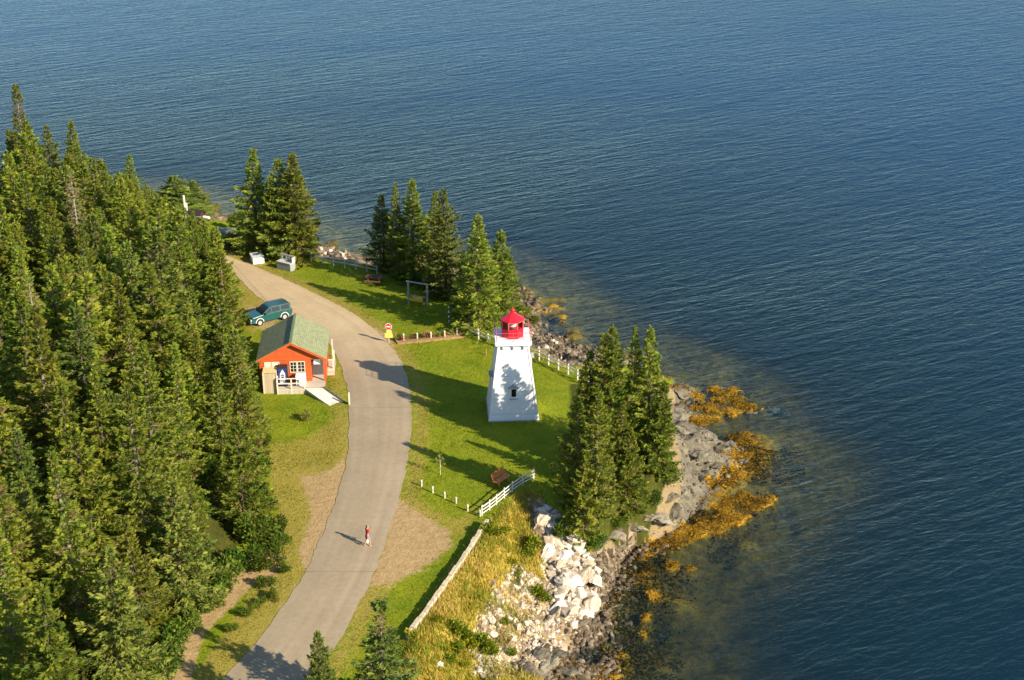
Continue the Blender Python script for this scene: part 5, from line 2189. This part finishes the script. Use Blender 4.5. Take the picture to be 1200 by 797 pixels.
SWD = leaf_material('drowned_rockweed', [(0, (.06, .045, .012)), (.5, (.15, .10, .016)), (1, (.26, .17, .03))], (.05, .04, .015), 0, False)
deepm = np.clip(sstep(-7, -1, GDS) * (GDS < -.3) * (fbm(GX * .22, GY * .22, 4) > .47) * (GX > 2), 0, 1) * (1 - WEED) * .8
blades('drowned_weed', deepm, 9000, .15, .4, SWD, 33, (0, 36, 66, 140), 'brown weed on the seabed showing through shallow water', .45, 1.6, .14, .08)

WP = [bush('wild_plant', '', 'plant', .95, .6, 601, GRNM, 420, 6, .20, .12, 6), bush('wild_plant', '', 'plant', .8, .55, 602, GRNM, 380, 5, .18, .4, 6)]
WPS = []
for i, (px, py, k, s) in enumerate([(572, 626, 0, 1.0), (580, 629, 0, .9), (592, 628, 1, .8), (624, 645, 0, 1.1), (620, 656, 0, .8), (600, 665, 1, .7), (606, 678, 0, .6), (632, 702, 0, 1.0), (640, 706, 0, .7), (592, 733, 0, .6),
                                    (544, 752, 0, 1.0), (534, 745, 0, .9), (552, 762, 1, .9), (566, 760, 0, 1.1), (575, 770, 0, .9), (538, 768, 0, .8), (545, 785, 1, .7), (515, 730, 1, .7), (523, 765, 1, .6), (483, 752, 1, .9), (600, 772, 0, .6), (527, 778, 0, .8)]):
    p = T(px, py)
    o = WP[k] if i in (0, 2) else dup(WP[k], p)
    o.location = p
    o.scale = (s, s, s)
    o.rotation_euler = (0, 0, random.uniform(0, 6))
    o['group'] = 'green wild plants on the dry slope'
    o['_k'] = k
    WPS.append(o)
row_labels(WPS, 2.0, '{w}, {i} from the left in the {r} row up the dry slope', lambda o: 'yellow flowering wild plant' if o['_k'] else 'bright green wild plant')

# ------------------------------------------------------------------ person
SKIN = simple('skin', (.48, .25, .16), .6, .08, 3)
SHIRT = simple('shirt_red', (.52, .015, .035), .8, .12, 6)
SHORTS = simple('shorts_denim', (.16, .22, .36), .85, .12, 6)
HAIR = simple('hair_dark', (.045, .022, .015), .6, .2, 8)
SHOE = simple('shoe_brown', (.14, .07, .04), .7, .2, 5)


def skinned(name, chains, m, parent, root=0, sub=2):
    """one continuous surface grown over connected joints; chains: lists of (key, pos, r)"""
    idx, vs, rs, es = {}, [], [], []
    for ch in chains:
        prev = None
        for k, p, r in ch:
            if k not in idx:
                idx[k] = len(vs)
                vs.append(p)
                rs.append(r)
            if prev is not None:
                es.append((idx[prev], idx[k]))
            prev = k
    me = bpy.data.meshes.new(name)
    me.from_pydata(vs, es, [])
    o = link(name, me, None, parent)
    md = o.modifiers.new('skin', 'SKIN')
    md.use_smooth_shade = True
    for i, sv in enumerate(me.skin_vertices[0].data):
        sv.radius = rs[i] if isinstance(rs[i], tuple) else (rs[i], rs[i])
        sv.use_root = (i == root)
    sb = o.modifiers.new('sub', 'SUBSURF')
    sb.levels = sb.render_levels = sub
    me.materials.append(m)
    return o


P = T(431, 641.5)
PER = thing('person', 'person in a red shirt and blue shorts walking along the road', 'person', P, R(-62))
# facing +y locally (walks up and to the right), x is the person's right
pel = ('pel', (0, 0, .95), (.15, .11))
chains = [
    [pel, ('wst', (0, .01, 1.10), (.135, .095)), ('chs', (0, .02, 1.30), (.165, .11)), ('nkb', (0, .02, 1.45), .075), ('nck', (0, .03, 1.52), .052), ('jaw', (0, .06, 1.585), .066), ('hd', (0, .045, 1.655), (.078, .092)), ('crn', (0, .035, 1.72), .06)],
    [('hd', (0, .045, 1.655), 0), ('nos', (0, .15, 1.635), .012)],
]
for s, sw, nm in ((1, .09, 'r'), (-1, -.08, 'l')):
    chains.append([pel, ('hip' + nm, (s * .095, sw * .15, .86), .088), ('kne' + nm, (s * .10, sw * 1.0 + .04, .48), .056), ('ank' + nm, (s * .10, sw * 1.35 - (.10 if sw < 0 else 0), .09 + (.03 if sw < 0 else 0)), .036),
                   ('toe' + nm, (s * .115, sw * 1.35 + .17 - (.10 if sw < 0 else 0), .035), (.04, .03))])
    a = -sw
    chains.append([('chs', (0, 0, 0), 0), ('sho' + nm, (s * .185, .02, 1.40), .06), ('elb' + nm, (s * .235, a * .35 - .02, 1.13), .040), ('wri' + nm, (s * .24, a * 1.1 + .03, .90), .026), ('plm' + nm, (s * .24, a * 1.25 + .045, .83), (.036, .018))])
    hx, hy, hz0 = s * .24, a * 1.25 + .045, .83
    for q, (oy, ln) in enumerate(((-.03, .065), (-.01, .078), (.01, .084), (.03, .074))):
        chains.append([('plm' + nm, (0, 0, 0), 0), ('f%s%d' % (nm, q), (hx, hy + oy, hz0 - .045), .0095), ('g%s%d' % (nm, q), (hx - s * .012, hy + oy * 1.1, hz0 - .045 - ln * .55), .009), ('h%s%d' % (nm, q), (hx - s * .035, hy + oy * 1.1, hz0 - .045 - ln), .008)])
    chains.append([('plm' + nm, (0, 0, 0), 0), ('t%s0' % nm, (hx - s * .012, hy + .042, hz0 - .005), .011), ('t%s1' % nm, (hx - s * .025, hy + .062, hz0 - .045), .009)])
skinned('body', chains, SKIN, PER)
skinned('shirt', [[('a', (0, .005, .98), (.165, .125)), ('b', (0, .012, 1.12), (.15, .115)), ('c', (0, .02, 1.30), (.182, .128)), ('d', (0, .02, 1.44), (.09, .075))],
                  [('c', (0, 0, 0), 0), ('e', (.19, .02, 1.40), .076), ('f', (.222, -.05, 1.24), .066)], [('c', (0, 0, 0), 0), ('g', (-.19, .02, 1.40), .076), ('h', (-.222, .03, 1.24), .066)]], SHIRT, PER)
skinned('shorts', [[('a', (0, 0, .95), (.168, .128)), ('b', (.098, .03, .84), .105), ('c', (.105, .08, .60), .084)], [('a', (0, 0, 0), 0), ('d', (-.098, -.02, .84), .105), ('e', (-.105, -.03, .60), .084)]], SHORTS, PER)
skinned('hair', [[('a', (0, .02, 1.735), (.082, .085)), ('b', (0, -.025, 1.67), (.086, .06)), ('c', (0, -.045, 1.58), (.075, .04))]], HAIR, PER)
for s, sw in ((1, .09), (-1, -.08)):
    b = MB()
    yy = sw * 1.35 - (.10 if sw < 0 else 0)
    b.box(s * .105 - .045, s * .105 + .045, yy - .07, yy + .21, -.005, .075)
    b.build('shoe', SHOE, PER, bevel=.025)
for s in (-1, 1):
    b = MB()
    b.lathe([(.001, 0), (.011, .004), (.001, .008)], 8)
    e = b.build('eye', DARK, PER)
    e.location = (s * .032, .128, 1.668)
    e.rotation_euler = (-PI / 2, 0, 0)
c_, s_ = math.cos(R(-62)), math.sin(R(-62))
bxl = (.26, -.10, .56)
BG = thing('carrier_bag', 'white carrier bag hanging from the hand of the walking person', 'bag', (P.x + bxl[0] * c_ - bxl[1] * s_, P.y + bxl[0] * s_ + bxl[1] * c_, P.z + bxl[2]), R(-62))
b = MB()
b.lathe([(.02, -.10), (.07, -.09), (.085, .02), (.06, .13), (.04, .17)], 10)
for v_i in range(len(b.v)):
    x, y, z = b.v[v_i]
    b.v[v_i] = (x * .55, y * 1.1, z)
b.build('pouch', WTRIM, BG, smooth=True)
b = MB()
b.tube([(0, -.05, .16), (0, -.03, .22), (0, .03, .22), (0, .05, .16)], [.008] * 4, 5)
b.build('handle', WTRIM, BG)

# ------------------------------------------------------------------ light and sky
SUN_EL, SUN_AZ = R(28.3), R(126.5)     # azimuth clockwise from +Y
sd = Vector((math.sin(SUN_AZ) * math.cos(SUN_EL), math.cos(SUN_AZ) * math.cos(SUN_EL), math.sin(SUN_EL)))
sl = bpy.data.lights.new('sun', 'SUN')
sl.energy = 4.8
sl.angle = R(.5)
sl.color = (1.0, .87, .66)
so = bpy.data.objects.new('sun', sl)
C.objects.link(so)
so.rotation_euler = (-sd).to_track_quat('-Z', 'Y').to_euler()
so.location = sd * 200
w = bpy.data.worlds.new('World')
SC.world = w
w.use_nodes = True
nt = w.node_tree
sk = nt.nodes.new('ShaderNodeTexSky')
sk.sky_type = 'NISHITA'
sk.sun_disc = False
sk.sun_elevation = SUN_EL
sk.sun_rotation = SUN_AZ
sk.dust_density = .3
sk.ozone_density = 3.0
nt.links.new(sk.outputs[0], nt.nodes['Background'].inputs[0])
nt.nodes['Background'].inputs[1].default_value = .10
SC.view_settings.view_transform = 'Standard'
SC.view_settings.look = 'None'
SC.view_settings.exposure = 1.0
SC.view_settings.gamma = 1
SC.cycles.max_bounces = 6
SC.cycles.transparent_max_bounces = 12
SC.cycles.caustics_reflective = False
SC.cycles.caustics_refractive = False
SC.cycles.sample_clamp_indirect = 4
